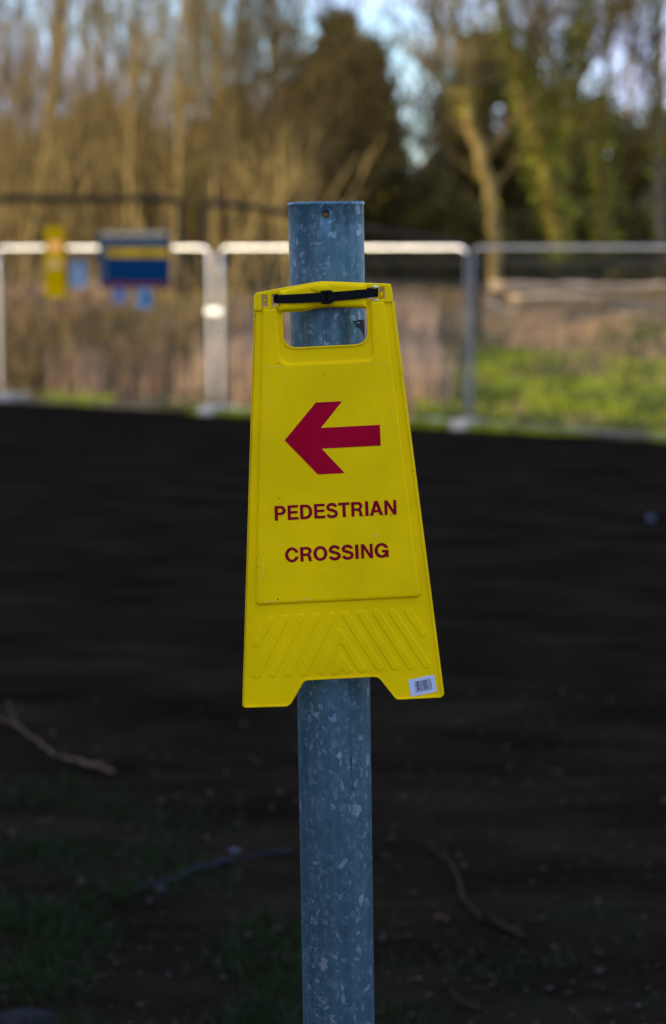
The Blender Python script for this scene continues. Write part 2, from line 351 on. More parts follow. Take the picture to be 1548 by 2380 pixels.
# ------------------------------------------------------------------ post
YP = 2.89; RP = .057
ptop = P(757.5, 471, YP); pbot_px = P(787.5, 2380, YP)
axis = (ptop - Vector((pbot_px.x, YP, pbot_px.z))).normalized()
tt = ptop.z / axis.z; pbase = ptop - axis * tt
def pole():
    root = empty('steel_post', pbase)
    tag(root, 'grey galvanised steel post with the yellow sign tied to it', 'post')
    bm = bmesh.new(); n = 96; H = tt
    rot = Vector((0, 0, 1)).rotation_difference(axis).to_matrix().to_4x4()
    def ringv(r, z, wob=0):
        return [bm.verts.new((r * math.cos(2 * math.pi * k / n), r * math.sin(2 * math.pi * k / n), z + (wob * noise.noise(Vector((math.cos(2 * math.pi * k / n) * 9, math.sin(2 * math.pi * k / n) * 9, 0))) if wob else 0))) for k in range(n)]
    zs = [-.3] + [H * i / 40 for i in range(40)] + [H - .006]
    rings = [ringv(RP, z) for z in zs] + [ringv(RP + .0004, H - .005, .0015), ringv(RP + .0011, H - .003, .0016), ringv(RP + .0005, H, .0016), ringv(RP - .002, H + .0006, .0016), ringv(RP - .0045, H, .001)] + [ringv(RP - .0045, z) for z in (H - .1, H * .5, -.3)]
    for a, b in zip(rings[:-1], rings[1:]):
        for k in range(n): bm.faces.new((a[k], a[(k + 1) % n], b[(k + 1) % n], b[k]))
    for k in range(n): bm.faces.new((rings[-1][k], rings[-1][(k + 1) % n], rings[0][(k + 1) % n], rings[0][k]))
    for f in bm.faces: f.smooth = True
    me = bpy.data.meshes.new('tube'); bm.to_mesh(me); bm.free(); me.materials.append(M['galv'])
    o = bpy.data.objects.new('tube', me); COL.objects.link(o)
    # drilled hole
    hp = P(758, 495, YP - RP) - pbase; hp.rotate(rot.inverted())
    cuts = []
    for yy, rr, dz, dx in ((-RP, .0078, 0, 0), (RP, .0062, -.003, -.002)):
        bm = bmesh.new(); bmesh.ops.create_cone(bm, cap_ends=True, segments=40, radius1=rr, radius2=rr, depth=.05)
        cm = bpy.data.meshes.new('cut'); bm.to_mesh(cm); bm.free(); cut = bpy.data.objects.new('cut', cm); COL.objects.link(cut)
        cut.rotation_euler = (R(90), 0, 0); cut.location = (hp.x + dx, yy, hp.z + dz); cuts.append(cut)
        md = o.modifiers.new('b', 'BOOLEAN'); md.object = cut; md.solver = 'EXACT'
    dg = bpy.context.evaluated_depsgraph_get(); dg.update()
    nm = bpy.data.meshes.new_from_object(o.evaluated_get(dg)); o.modifiers.clear(); o.data = nm
    [bpy.data.objects.remove(c_) for c_ in cuts]
    o.parent = root; o.matrix_local = rot
    def on(u, v, dr=.0006):                           # point of the post's front surface seen at (u, v), in the post's own frame
        c = P(u, v, YP); s = (c.z - pbase.z) / axis.z; ctr = pbase + axis * s
        dx = max(-.9999, min(.9999, (c.x - ctr.x) * (YP - .03) / YP / RP)); a = math.asin(dx)
        return Vector(((RP + dr) * math.sin(a), -(RP + dr) * math.cos(a), s))
    def ribbon(name, pts, wd, m, dr=.0005):
        vs = []; fs = []
        for i, (u, v) in enumerate(pts):
            ww = wd * (.6 + .8 * abs(noise.noise(Vector((i * .7, u, 0)))) ) * (0.35 if i in (0, len(pts) - 1) else 1)
            vs += [on(u - ww / 2, v, dr), on(u + ww / 2, v, dr)]
            if i: fs.append((2 * i - 2, 2 * i - 1, 2 * i + 1, 2 * i))
        p = mesh(name, vs, fs, m); p.parent = root; p.matrix_local = rot; return p
    def jit(pts, n=10, a=.8):
        o = []
        for (u0, v0), (u1, v1) in zip(pts[:-1], pts[1:]):
            for k in range(n): s = k / n; o.append((u0 + (u1 - u0) * s + rnd.uniform(-a, a), v0 + (v1 - v0) * s))
        return o + [pts[-1]]
    ribbon('crack', jit([(706, 1640), (708, 1720), (716, 1830), (723, 1930), (728, 1970)], 8, .4), .6, M['crack'])
    ribbon('crack', jit([(728, 1975), (737, 2030), (749, 2115), (751, 2180)], 8, .5), .6, M['crack'])
    ribbon('crack', jit([(742, 2100), (744, 2190), (748, 2300), (751, 2400)], 8, .5), .7, M['crack'])
    ribbon('crack', jit([(815, 1738), (815, 1746), (816, 1762)], 6, .4), 3.0, M['crack'])
    ribbon('crack', jit([(816, 1762), (818, 1790), (823, 1826)], 6, .3), 1.3, M['crack'])
    ribbon('stain', jit([(752, 1588), (754, 1640), (756, 1690), (758, 1720)], 10, 1.2), 2.6, M['rust'])
    ribbon('crack', [(806, 2046), (810, 2042), (815, 2038), (819, 2035)], 2, M['rust'])
    ribbon('stain', [(826, 2104), (829, 2099), (832, 2095)], 4, M['rust'])
    # ragged dark patch seen through the handle
    pr = [(821, 745), (829, 744), (834, 742), (841, 743), (846, 745), (847, 760), (847, 790), (843, 772), (839, 764), (833, 760), (826, 757), (829, 753), (825, 750)]
    vs = [on(*q, .0008) for q in pr]; mid = on(842, 752, .0008)
    p = mesh('dark_patch', vs + [mid], [(i, (i + 1) % len(vs), len(vs)) for i in range(len(vs))], M['crack']); p.parent = root; p.matrix_local = rot
pole()

# ------------------------------------------------------------------ the yellow sign
YS = 2.806
def T(u, v): q = P(u, v, YS); return (q.x, q.z)
UNIT = (P(774 + 100, 1190, YS).x - P(774, 1190, YS).x) / 100     # metres per picture unit on the sign
def crop1(x, y): return (557.9 + x * .27027, 441.6 + y * .27027)
def crop2(x, y): return (581.1 + x * .26851, 801.9 + y * .26851)
def crop3(x, y): return (546.2 + x * .33785, 1365.6 + y * .33785)
def crop4(x, y): return (557.9 + x * .27027, 627.5 + y * .27027)
sign = empty('folding_floor_sign', (T(780, 1150)[0], YS, T(780, 1150)[1]))
tag(sign, 'yellow folding floor sign with a red left arrow reading PEDESTRIAN CROSSING, tied to the post', 'sign')
SO = Vector(sign.location)
def part(mb, name, m, parent=None, smooth=False):
    mb.v = [(a - SO.x, b - SO.y, c - SO.z) for a, b, c in mb.v]
    return mb.build(name, m, parent or sign, smooth)

outer = [(590.3, 720), (563.1, 1645), (671.2, 1641.8), (706.7, 1581.6), (879, 1572.8), (921.2, 1626.4), (1031, 1620.7), (913.5, 700), (893.5, 696), (856, 698), (851, 701), (657, 711), (645, 713), (609, 715)]
outer = ccw([T(*q) for q in outer])
def radii(loop, px, table, default):
    r = []
    for q in loop:
        best = min(table, key=lambda k: (T(*k[0])[0] - q[0]) ** 2 + (T(*k[0])[1] - q[1]) ** 2)
        d = math.hypot(T(*best[0])[0] - q[0], T(*best[0])[1] - q[1]); r.append((best[1] if d < 3 * UNIT else default) * UNIT)
    return r
rad = radii(outer, None, [((563.1, 1645), 9), ((671.2, 1641.8), 14), ((706.7, 1581.6), 18), ((879, 1572.8), 22), ((921.2, 1626.4), 15), ((1031, 1620.7), 9)], 2)
outer = fillet(outer, rad)
hole = [(657, 717), (657.5, 809), (856.5, 799), (850.5, 707)]
hole = ccw([T(*q) for q in hole], False)
hrad = radii(hole, None, [((657.5, 809), 34), ((856.5, 799), 34)], 1)
hole = fillet(hole, hrad, 10)
body = MB()
slab(body, [outer, hole], YS + .003, YS, .0008, 2)
# raised rim round the outline, lip round the hole
rim_in = offset(outer, .0028)
slab(body, [outer, rim_in[::-1]], YS + .008, YS - .0018, .0009, 2)
lip_out = offset(ccw(hole), -.0026)
slab(body, [lip_out, hole], YS + .004, YS - .0022, .0009, 2)
# raised centre panel whose two arms run up beside the handle
panel = [(609.5, 716), (593.2, 1406.5), (978.8, 1387.5), (894, 697.5), (859, 699), (864, 802), (866, 834.5), (652, 845.5), (651, 790), (645.5, 714.5)]
panel = ccw([T(*q) for q in panel])
prad = radii(panel, None, [((593.2, 1406.5), 11), ((978.8, 1387.5), 12), ((866, 834.5), 42), ((652, 845.5), 42)], 0)
panel = dedupe(fillet(panel, prad, 9), 1e-4)
slab(body, [panel], YS + .001, YS - .0042, .0036, 5, back=False, bx=.0055)
# embossed grip bars (picture of the foot, in crop coordinates)
bars = [((235, 220), (153, 382)), ((343, 214), (148, 600)), ((450, 206), (258, 594)), ((557, 200), (366, 588)), ((664, 194), (474, 582)),
        ((760, 188), (992, 548)), ((868, 180), (1102, 544)), ((975, 176), (1210, 538)), ((1083, 168), (1318, 530)), ((1192, 162), (1292, 312))]
def capsule(a, b, r, n=8):
    a, b = Vector(a), Vector(b); d = (b - a).normalized(); q = Vector((-d.y, d.x)); o = []
    for k in range(n + 1): t = math.pi * k / n; o.append(tuple(a + q * r * math.cos(t) - d * r * math.sin(t)))
    for k in range(n + 1): t = math.pi * k / n; o.append(tuple(b - q * r * math.cos(t) + d * r * math.sin(t)))
    return o
for a, b in bars:
    slab(body, [ccw(capsule(T(*crop3(*a)), T(*crop3(*b)), 27.5 * .33785 * UNIT))], YS + .0005, YS - .0010, .0009, 3, back=False, bx=.0022)
chev = [T(*crop3(*q)) for q in [(555, 590), (716, 262), (910, 570), (858, 592), (722, 368), (608, 600)]]
slab(body, [fillet(ccw(chev), 24 * .33785 * UNIT, 6)], YS + .0005, YS - .0010, .0009, 3, back=False, bx=.0022)
heart = [T(*crop3(*q)) for q in [(655, 590), (727, 440), (812, 575), (765, 600), (735, 555), (700, 606)]]
slab(body, [fillet(ccw(heart), 20 * .33785 * UNIT, 6)], YS + .0005, YS - .0010, .0009, 3, back=False, bx=.0022)
front_leaf = part(body, 'front_leaf', M['yellow'])
# rear leaf folded against it
rear = MB(); DX = 3.2 * UNIT
ro = [(x + DX, z - .001) for x, z in outer]; rh = [(x + .5 * UNIT, z - 2.0 * UNIT) for x, z in hole]
slab(rear, [ro, rh], YS + .0165, YS + .0135, .001, 2)
slab(rear, [ro, offset(ccw(ro), .003)[::-1]], YS + .018, YS + .0095, .001, 2)
part(rear, 'rear_leaf', M['yellow'])
# hinge bar with the moulded grip
bar = [(594.6, 681), (590.2, 690), (589.8, 722), (609, 722), (609.5, 717.5), (646, 717), (650, 727), (660, 727), (706.5, 723.4), (733, 717), (760.6, 714.2), (798.4, 714.8), (852, 717.5), (855, 702), (893, 700.5), (894, 703), (913.5, 702), (912, 680), (907.9, 660), (880, 659), (800, 655.3), (763, 653.8), (745, 653.8), (726, 656.5), (640, 672)]
bar = ccw([T(*q) for q in bar]); brd = radii(bar, None, [((594.6, 681), 8), ((907.9, 660), 3), ((763, 653.8), 20), ((745, 653.8), 20)], 0)
bar = fillet(bar, brd, 5)
def quad(*c): return ccw([T(*crop1(*q)) for q in c], False)
h1 = quad((185, 906), (236, 902), (236, 1004), (188, 1008)); h2 = quad((275, 898), (328, 894), (330, 998), (276, 1002))
h3 = quad((1092, 842), (1150, 838), (1152, 938), (1096, 943)); h4 = quad((1197, 838), (1240, 835), (1246, 936), (1199, 939))
hb = MB(); slab(hb, [bar, h1, h2, h3, h4], YS + .012, YS - .0035, .0014, 3)
barrel = [crop1(*q) for q in [(338, 868), (450, 838), (690, 792), (770, 788), (1090, 806), (1090, 1014), (890, 1010), (750, 1004), (640, 1011), (550, 1034), (338, 1046)]]
barrel = ccw([T(*q) for q in barrel])
slab(hb, [barrel], YS - .003, YS - .0105, .0070, 7, back=False)
# moulded thumb bump, hinge pin ends and webs in the slots
def blob(mb, c, s, n=14):
    vs = []; fs = []
    for j in range(n + 1):
        for i in range(2 * n):
            t = math.pi * j / n; p = math.pi * i / n
            vs.append((c[0] + s[0] * math.sin(t) * math.cos(p), c[1] - s[1] * math.cos(t), c[2] + s[2] * math.sin(t) * math.sin(p)))
    for j in range(n):
        for i in range(2 * n): a = j * 2 * n + i; b = j * 2 * n + (i + 1) % (2 * n); fs.append((a, b, b + 2 * n, a + 2 * n))
    mb.add(vs, fs)
hbar = part(hb, 'hinge_bar', M['yellow'])
th = MB(); c = T(*crop1(690, 846)); blob(th, (c[0], YS - .0085, c[1]), (86 * .27 * UNIT, .0055, 44 * .27 * UNIT), 18)
part(th, 'thumb_bump', M['yellow'], None, True)
for q, r in (((1216, 903), 23), ((212, 955), 14)):
    pn = MB(); c = T(*crop1(*q)); blob(pn, (c[0], YS + .006, c[1]), (r * .27 * UNIT, .008, r * 1.5 * .27 * UNIT), 10); part(pn, 'hinge_pin', M['yellow'], None, True)
for q, s in (((1165, 831), (22, 10)), ((1172, 946), (20, 9))):
    pn = MB(); c = T(*crop1(*q)); blob(pn, (c[0], YS - .0035, c[1]), (s[0] * .27 * UNIT, .0012, s[1] * .27 * UNIT), 8); part(pn, 'paint_dab', M['white'], None, True)

# red arrow
FP = YS - .0042
arrow = [(300, 823), (570, 495), (797, 484), (614, 715), (1124, 688), (1131, 868), (621, 894), (820, 1105), (588, 1118)]
mb = MB(); slab(mb, [ccw([T(*crop2(*q)) for q in arrow])], FP - .0001, FP - .0004); part(mb, 'arrow', M['red'])

# lettering: bold grotesque capitals drawn as outlines in a 1-high cell
def arc(cx, cy, rx, ry, a0, a1, n=14):
    return [(cx + rx * math.cos(R(a0 + (a1 - a0) * k / n)), cy + ry * math.sin(R(a0 + (a1 - a0) * k / n))) for k in range(n + 1)]
def stroke(pts, wd, w0=None):
    """thick line along pts"""
    L_ = []; R_ = []
    for i, p in enumerate(pts):
        a = Vector(pts[max(0, i - 1)]); b = Vector(pts[min(len(pts) - 1, i + 1)]); d = (b - a).normalized(); q = Vector((-d.y, d.x)) * wd / 2
        L_.append(tuple(Vector(p) + q)); R_.append(tuple(Vector(p) - q))
    return L_ + R_[::-1]
W = .205
def glyph(ch):
    r = lambda x0, y0, x1, y1: [(x0, y0), (x1, y0), (x1, y1), (x0, y1)]
    if ch == 'P': return .78, [[[(0, 0), (W, 0), (W, .36), (.40, .36)] + arc(.43, .68, .35, .32, -90, 90) + [(0, 1)], ([(W, .83), (.40, .83)] + arc(.41, .68, .15, .15, 90, -90) + [(W, .53)])]]
    if ch == 'E': return .76, [[[(0, 0), (.76, 0), (.76, .17), (W, .17), (W, .43), (.70, .43), (.70, .595), (W, .595), (W, .83), (.745, .83), (.745, 1), (0, 1)]]]
    if ch == 'D': return .84, [[[(0, 0), (.38, 0)] + arc(.40, .5, .44, .5, -88, 88, 20) + [(.38, 1), (0, 1)], ([(W, .17), (W, .83), (.36, .83)] + arc(.37, .5, .25, .33, 88, -88, 18) + [(.36, .17)])]]
    if ch == 'T': return .78, [[[(.29, 0), (.495, 0), (.495, .83), (.78, .83), (.78, 1), (0, 1), (0, .83), (.29, .83)]]]
    if ch == 'I': return .205, [[r(0, 0, .205, 1)]]
    if ch == 'A': return .90, [[[(0, 0), (.215, 0), (.29, .215), (.61, .215), (.685, 0), (.90, 0), (.56, 1), (.335, 1)], [(.345, .375), (.448, .70), (.555, .375)]]]
    if ch == 'N': return .82, [[[(0, 0), (.195, 0), (.195, .68), (.60, 0), (.82, 0), (.82, 1), (.625, 1), (.625, .32), (.22, 1), (0, 1)]]]
    if ch == 'R': return .84, [[[(0, 0), (W, 0), (W, .385), (.42, .385), (.50, .37), (.545, .30), (.56, .18), (.57, .06), (.60, 0), (.83, 0), (.83, .03), (.785, .07), (.765, .17), (.755, .29), (.715, .39), (.63, .455)] + arc(.48, .715, .325, .285, -52, 84) + [(.46, 1), (0, 1)],
                                 ([(W, .83), (.44, .83)] + arc(.455, .69, .145, .14, 88, -88) + [(.44, .55), (W, .55)])]]
    if ch == 'O': return .96, [[arc(.48, .5, .48, .52, 0, 358, 40), arc(.48, .5, .265, .345, 360, 2, 36)]]
    if ch == 'C': return .90, [[arc(.47, .5, .47, .52, 18, 342, 40)[0:] [::-1][::-1] + [] + arc(.47, .5, .265, .345, 336, 24, 34)]]
    if ch == 'G':
        o = arc(.47, .5, .47, .52, 20, 318, 40); i = arc(.47, .5, .265, .345, 332, 26, 32)
        return .93, [[o + [(.76, .10), (.79, .0), (.93, 0), (.93, .52), (.50, .52), (.50, .36), (.715, .36)] + i]]
    if ch == 'S':
        top = arc(.40, .72, .285, .215, 8, 215, 18); bot = arc(.41, .275, .305, .215, 52, -172, 20)
        return .80, [[stroke(top + [(.30, .56), (.45, .505)] + bot, .195)]]
def letter(mb, ch, x0, x1, base, top, m1):
    """place a letter between crop2 columns x0..x1; base(x), top(x) give its two guide lines"""
    wd, shapes = glyph(ch)
    for loops in shapes:
        out = []
        for l in loops:
            q = []
            for a, b in l:
                x = x0 + (x1 - x0) * a / wd; sk = (b * (base(x) - top(x))); xx = x + b * m1
                q.append(T(*crop2(xx, base(x) - sk)))
            out.append(q)
        slab(mb, [offset(ccw(dedupe(out[0]), True), -.00022)] + [offset(ccw(dedupe(o), False), -.00022) for o in out[1:]], FP - .0001, FP - .0004)
mb = MB(); bl = lambda x: 1516 + (x - 218) * (1462 - 1516) / 1050; tl = lambda x: bl(x) - 124
for ch, a, b in (('P', 218, 312), ('E', 330, 421), ('D', 438, 541), ('E', 559, 652), ('S', 662, 760), ('T', 768, 864), ('R', 880, 979), ('I', 1000, 1026), ('A', 1038, 1152), ('N', 1166, 1268)):
    letter(mb, ch, a, b, bl, tl, -5)
part(mb, 'upper_lettering', M['darkred'])
mb = MB(); bl = lambda x: 1876 + (x - 305) * (1832 - 1876) / 893; tl = lambda x: bl(x) - 122
for ch, a, b in (('C', 308, 420), ('R', 439, 541), ('O', 552, 671), ('S', 684, 785), ('S', 796, 897), ('I', 914, 941), ('N', 964, 1064), ('G', 1081, 1200)):
    letter(mb, ch, a, b, bl, tl, -5)
part(mb, 'lower_lettering', M['darkred'])
# scuffed edge of the clear film over the print, and one fixing hole
mb = MB()
for q in [((105, 195), (290, 188), 3), ((172, 205), (150, 980), 2.2), ((128, 1600), (110, 2060), 2.4), ((1000, 156), (1188, 149), 2.4), ((1190, 150), (1200, 260), 2.2), ((1225, 480), (1252, 700), 2.2), ((1370, 1690), (1393, 1920), 2.0), ((120, 2216), (600, 2194), 2)]:
    (a, b), (c_, d), wd = q; n = 14; pts = []
    for k in range(n + 1):
        s = k / n; pts.append((a + (c_ - a) * s + rnd.uniform(-1, 1), b + (d - b) * s + rnd.uniform(-1, 1)))
    for k in range(n):
        if rnd.random() < .3: continue
        ww = wd * rnd.uniform(.3, 1) ; slab(mb, [ccw([T(*crop2(*z)) for z in stroke([pts[k], pts[k + 1]], ww)])], FP - .0001, FP - .0003)
for k in range(70):
    x, y = rnd.uniform(150, 1250), rnd.uniform(220, 2150)
    if 280 < x < 1150 and (480 < y < 1130) or 1330 < y < 1530 or 1700 < y < 1900: continue
    s = rnd.uniform(1.5, 4.5); slab(mb, [ccw([T(*crop2(x + s * math.cos(t), y + s * math.sin(t))) for t in (0, 1, 2, 3, 4, 5)])], FP - .0001, FP - .0003)
for x, y, s in ((1093, 1645, 10), (510, 2190, 8), (1155, 680, 6), (545, 2078, 5), (286, 1726, 6)):
    slab(mb, [ccw([T(*crop2(x + s * math.cos(t / 2), y + s * math.sin(t / 2))) for t in range(12)])], FP - .0001, FP - .0003)
part(mb, 'scuff_marks', M['film'])['kind'] = 'stuff'
mb = MB(); slab(mb, [ccw([T(*crop2(242 + 6 * math.cos(t / 2), 2196 + 6 * math.sin(t / 2))) for t in range(12)])], FP - .0001, FP - .0004); part(mb, 'dirt_spot', M['crack'])
# barcode sticker
def crop5(x, y): return (929.7 + x * .07508, 1545.7 + y * .07508)
st = [(250, 462), (1052, 290), (1155, 812), (345, 988)]
mb = MB(); slab(mb, [fillet(ccw([T(*crop5(*q)) for q in st]), 42 * .075 * UNIT, 5)], YS - .0001, YS - .0005); stk = part(mb, 'barcode_sticker', M['sticker'])
Lc = ['0001101', '0011001', '0010011', '0111101', '0100011', '0110001', '0101111', '0111011', '0110111', '0001011']
par = 'LGGLLG'; code = '5025493002886'; bits = '101'
par = {'5': 'LGGLLG'}['5']
for d, p_ in zip(code[1:7], 'LGGLLG'):
    c0 = Lc[int(d)]; bits += c0 if p_ == 'L' else ''.join('1' if z == '0' else '0' for z in c0)[::-1]
bits += '01010'
for d in code[7:]: bits += ''.join('1' if z == '0' else '0' for z in Lc[int(d)])
bits += '101'
e1 = Vector((492, -100)); o0 = Vector((448, 512)); dn = Vector((58, 290))
mb = MB(); k = 0
while k < len(bits):
    if bits[k] == '1':
        j = k
        while j < len(bits) and bits[j] == '1': j += 1
        lng = 1.1 if k < 4 or k > len(bits) - 4 or 44 < k < 50 else 1
        a = o0 + e1 * (k / len(bits)); b = o0 + e1 * (j / len(bits))
        slab(mb, [ccw([T(*crop5(*q)) for q in (a, b, b + dn * lng, a + dn * lng)])], YS - .0005, YS - .0007); k = j
    else: k += 1
inkp = part(mb, 'barcode', M['ink'], stk)
fc = bpy.data.curves.new('digits', 'FONT'); fc.body = '5 025493 002886'; fc.size = 1
fo = bpy.data.objects.new('digits', fc); COL.objects.link(fo); dg = bpy.context.evaluated_depsgraph_get(); dg.update()
fm = bpy.data.meshes.new_from_object(fo.evaluated_get(dg)); bpy.data.objects.remove(fo)
xs = [v.co.x for v in fm.vertices]; x0, x1 = min(xs), max(xs)
for v in fm.vertices:
    p_ = Vector((478, 852)) + Vector((505, -100)) * ((v.co.x - x0) / (x1 - x0)) + Vector((-8, -40)) * (v.co.y / .72)
    q = T(*crop5(*p_)); v.co = (q[0] - SO.x, -.0007, q[1] - SO.z)
fm.materials.clear(); fm.materials.append(M['ink']); do = bpy.data.objects.new('digits', fm); link(do, stk)

# cable tie
def cable_tie():
    root = empty('cable_tie', (T(*crop1(745, 900))[0], YS - .016, T(*crop1(745, 900))[1]))
    tag(root, 'black plastic cable tie pulled tight across the top of the yellow sign', 'cable tie')
    O = Vector(root.location)
    top = [(288, 902), (330, 900), (480, 893), (600, 886), (695, 880), (800, 874), (900, 867), (1000, 858), (1100, 850), (1190, 842)]
    bot = [(290, 970), (330, 974), (480, 970), (600, 966), (700, 962), (800, 953), (900, 944), (1000, 936), (1100, 926), (1188, 916)]
    dep = [-.0045, -.0100, -.0130, -.0140, -.0145, -.0145, -.0140, -.0130, -.0105, -.0055]
    # denser
    def lerp(l, s): i = min(int(s), len(l) - 2); f = s - i; a, b = l[i], l[i + 1]; return tuple(x + (y - x) * f for x, y in zip(a, b)) if isinstance(a, tuple) else a + (b - a) * f
    def sm(l, s): return (lerp(l, max(0, s - .25)) + lerp(l, min(len(l) - 1, s + .25)) + 2 * lerp(l, s)) / 4
    vs = []; fs = []; n = 60
    for k in range(n + 1):
        s = (len(top) - 1) * k / n; t0 = T(*crop1(*lerp(top, s))); b0 = T(*crop1(*lerp(bot, s))); y = YS + sm(dep, s)
        for (x, z), yy in ((t0, y), (t0, y - .0014), (b0, y - .0014), (b0, y)): vs.append(Vector((x, yy, z)) - O)
        if k:
            a = 4 * (k - 1); b = 4 * k
            for i in range(4): fs.append((a + i, a + (i + 1) % 4, b + (i + 1) % 4, b + i))
    fs += [(0, 1, 2, 3), (4 * n + 3, 4 * n + 2, 4 * n + 1, 4 * n)]
    mesh('strap', vs, fs, M['tie'], root)
    # strap continues behind round the post
    mb = MB(); pz = T(*crop1(745, 905))[1]; cx = P(764, 690, YP).x
    seg = []
    xl, xr = T(*crop1(300, 930))[0], T(*crop1(1180, 880))[0]
    pts = [(xl, YS - .0045), (xl, YS + .011)] + [(cx - (RP + .003) * math.cos(R(a)), YP + (RP + .003) * math.sin(R(a))) for a in range(-20, 201, 10)] + [(xr, YS + .011), (xr, YS - .0055)]
    vs = []; fs = []
    for k, (x, y) in enumerate(pts):
        z = T(*crop1(300, 930))[1] + (T(*crop1(1180, 880))[1] - T(*crop1(300, 930))[1]) * k / (len(pts) - 1)
        vs += [Vector((x, y, z - .006)) - O, Vector((x, y, z + .006)) - O]
        if k: fs.append((2 * k - 2, 2 * k - 1, 2 * k + 1, 2 * k))
    o = mesh('back_strap', vs, fs, M['tie'], root); md = o.modifiers.new('s', 'SOLIDIFY'); md.thickness = .0012
    hd = MB(); q = [T(*crop1(*z)) for z in ((694, 864), (780, 858), (800, 870), (802, 962), (780, 974), (702, 978))]
    sl_ = [T(*crop1(*z)) for z in ((722, 888), (752, 886), (754, 958), (724, 960))]
    slab(hd, [fillet(ccw(q), .001), ccw(sl_, False)], YS - .0135, YS - .0205, .0012, 2)
    hd.v = [tuple(Vector(v) - O) for v in hd.v]; hd.build('head', M['tie'], root)
    pw = MB(); q = [T(*crop1(*z)) for z in ((754, 872), (768, 871), (770, 966), (756, 967))]
    slab(pw, [ccw(q)], YS - .020, YS - .0222, .0008, 2); pw.v = [tuple(Vector(v) - O) for v in pw.v]; pw.build('pawl', M['tie'], root)
    tl_ = MB(); a = T(*crop1(758, 972)); b = T(*crop1(762, 990)); tl_.tube([Vector((a[0], YS - .018, a[1])) - O, Vector((b[0], YS - .020, b[1])) - O], .0006, 5); tl_.build('cut_end', M['tie'], root)
cable_tie()

# ------------------------------------------------------------------ fence panels
def fpt(u, n=None):
    """ground point of the fence line seen in column u"""
    k = (u - 774) / F                      # x = k * y
    y = N0 / (FN.x * k + FN.y); return Vector((k * y * 1.0, y, 0))
def fence_panel(p0, p1, label, mats, h=2.02, zb=.06):
    root = empty('mesh_fence_panel', p0); tag(root, label, 'fence panel', 'temporary mesh fence panels along the track')
    d = (p1 - p0); L = d.length; root.rotation_euler = (0, 0, math.atan2(d.y, d.x)); r = .021; c = .16; ch = .11
    mt, ml, mr, mbm = mats
    def arcp(cx, cz, a0, a1, n=7): return [(cx + ch * math.cos(R(a0 + (a1 - a0) * k / n)), 0, cz + ch * math.sin(R(a0 + (a1 - a0) * k / n))) for k in range(n + 1)]
    MB().tube(arcp(ch, h - ch, 150, 90) + arcp(L - ch, h - ch, 90, 30), r, 12).build('top_rail', mt, root, True)
    MB().tube([(0, 0, zb * .3)] + [(0, 0, h * k / 8) for k in range(1, 8)] + [(0, 0, h - ch)] + arcp(ch, h - ch, 180, 150, 3), r, 12).build('upright', ml, root, True)
    MB().tube([(L, 0, zb * .3)] + [(L, 0, h * k / 8) for k in range(1, 8)] + [(L, 0, h - ch)] + arcp(L - ch, h - ch, 0, 30, 3), r, 12).build('upright', mr, root, True)
    MB().tube([(0, 0, zb + .02), (L, 0, zb + .02)], .015, 8).build('bottom_rail', mbm, root, True)
    mb = MB(); nv = int(L / .06)
    for k in range(1, nv): mb.tube([(L * k / nv, 0, zb + .1), (L * k / nv, 0, h)], .0026, 3, False)
    for z in (.2, .48, .77, 1.03, 1.29, 1.62, 1.86): mb.tube([(0, .003, z), (L, .003, z)], .0078, 3, False)
    mb.build('wire_mesh', M['wire'], root)
    return root
pA0, pA1 = fpt(2), fpt(489); pB0, pB1 = fpt(516), fpt(1083)
pC0 = fpt(1096); pC1 = pC0 + Vector((.74, -.67, 0)).normalized() * 3.4
fence_panel(fpt(-480), fpt(-22), 'bright mesh fence panel cut off by the left edge of the view', [M['tube']] * 3 + [M['wire']])
fence_panel(pA0, pA1, 'bright mesh fence panel carrying the blue board and the yellow sign', [M['tube']] * 3 + [M['wire']])
fence_panel(pB0, pB1, 'mesh fence panel behind the post, with a shining top rail and a right upright coloured as if in shade', [M['tube'], M['tube'], M['slate'], M['tube']])
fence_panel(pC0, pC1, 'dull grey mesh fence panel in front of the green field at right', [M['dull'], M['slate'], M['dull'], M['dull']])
def foot(p, label, ang=None):
    root = empty('concrete_block', p, (0, 0, math.atan2(FN.y, FN.x) if ang is None else ang)); tag(root, label, 'block', 'blocks holding up the mesh fence')
    b = MB(); b.box((0, 0, .05), (.5, .2, .1), bev=.02); b.build('block', M['foot'], root)
    b = MB()
    b.box((0, 0, .105), (.16, .12, .02), bev=.004)
    b.build('grip', M['foot'], root)
foot(pA0 + Vector((.12, 0, 0)), 'pale block under the leftmost fence upright', .2)
foot((pA1 + pB0) / 2, 'pale block under the pair of white uprights left of the post')
foot((pB1 + pC0) / 2, 'pale block under the shade-toned upright right of the post')
cp = (pA1 + pB0) / 2
b = MB(); L_ = (pB0 - pA1).length; b.box((0, -.03, 0), (L_ + .07, .016, .075), bev=.006); b.box((0, .03, 0), (L_ + .07, .016, .075), bev=.006)
cl = b.build('fence_coupler', M['clip'], None, False, (cp.x, cp.y, 2.0 - (722 - 580) / F * cp.y)); cl.rotation_euler = (R(-10), 0, math.atan2(FA.y, FA.x)); tag(cl, 'shiny steel clip joining the two bright fence uprights', 'clip')
cl.rotation_euler = (0, 0, math.atan2(FA.y, FA.x))
MBb = MB(); MBb.tube([(0, -.05, 0), (0, .05, 0)], .012, 8); MBb.tube([(0, -.05, 0), (0, -.062, 0)], .022, 6); MBb.build('bolt', M['clip'], cl)

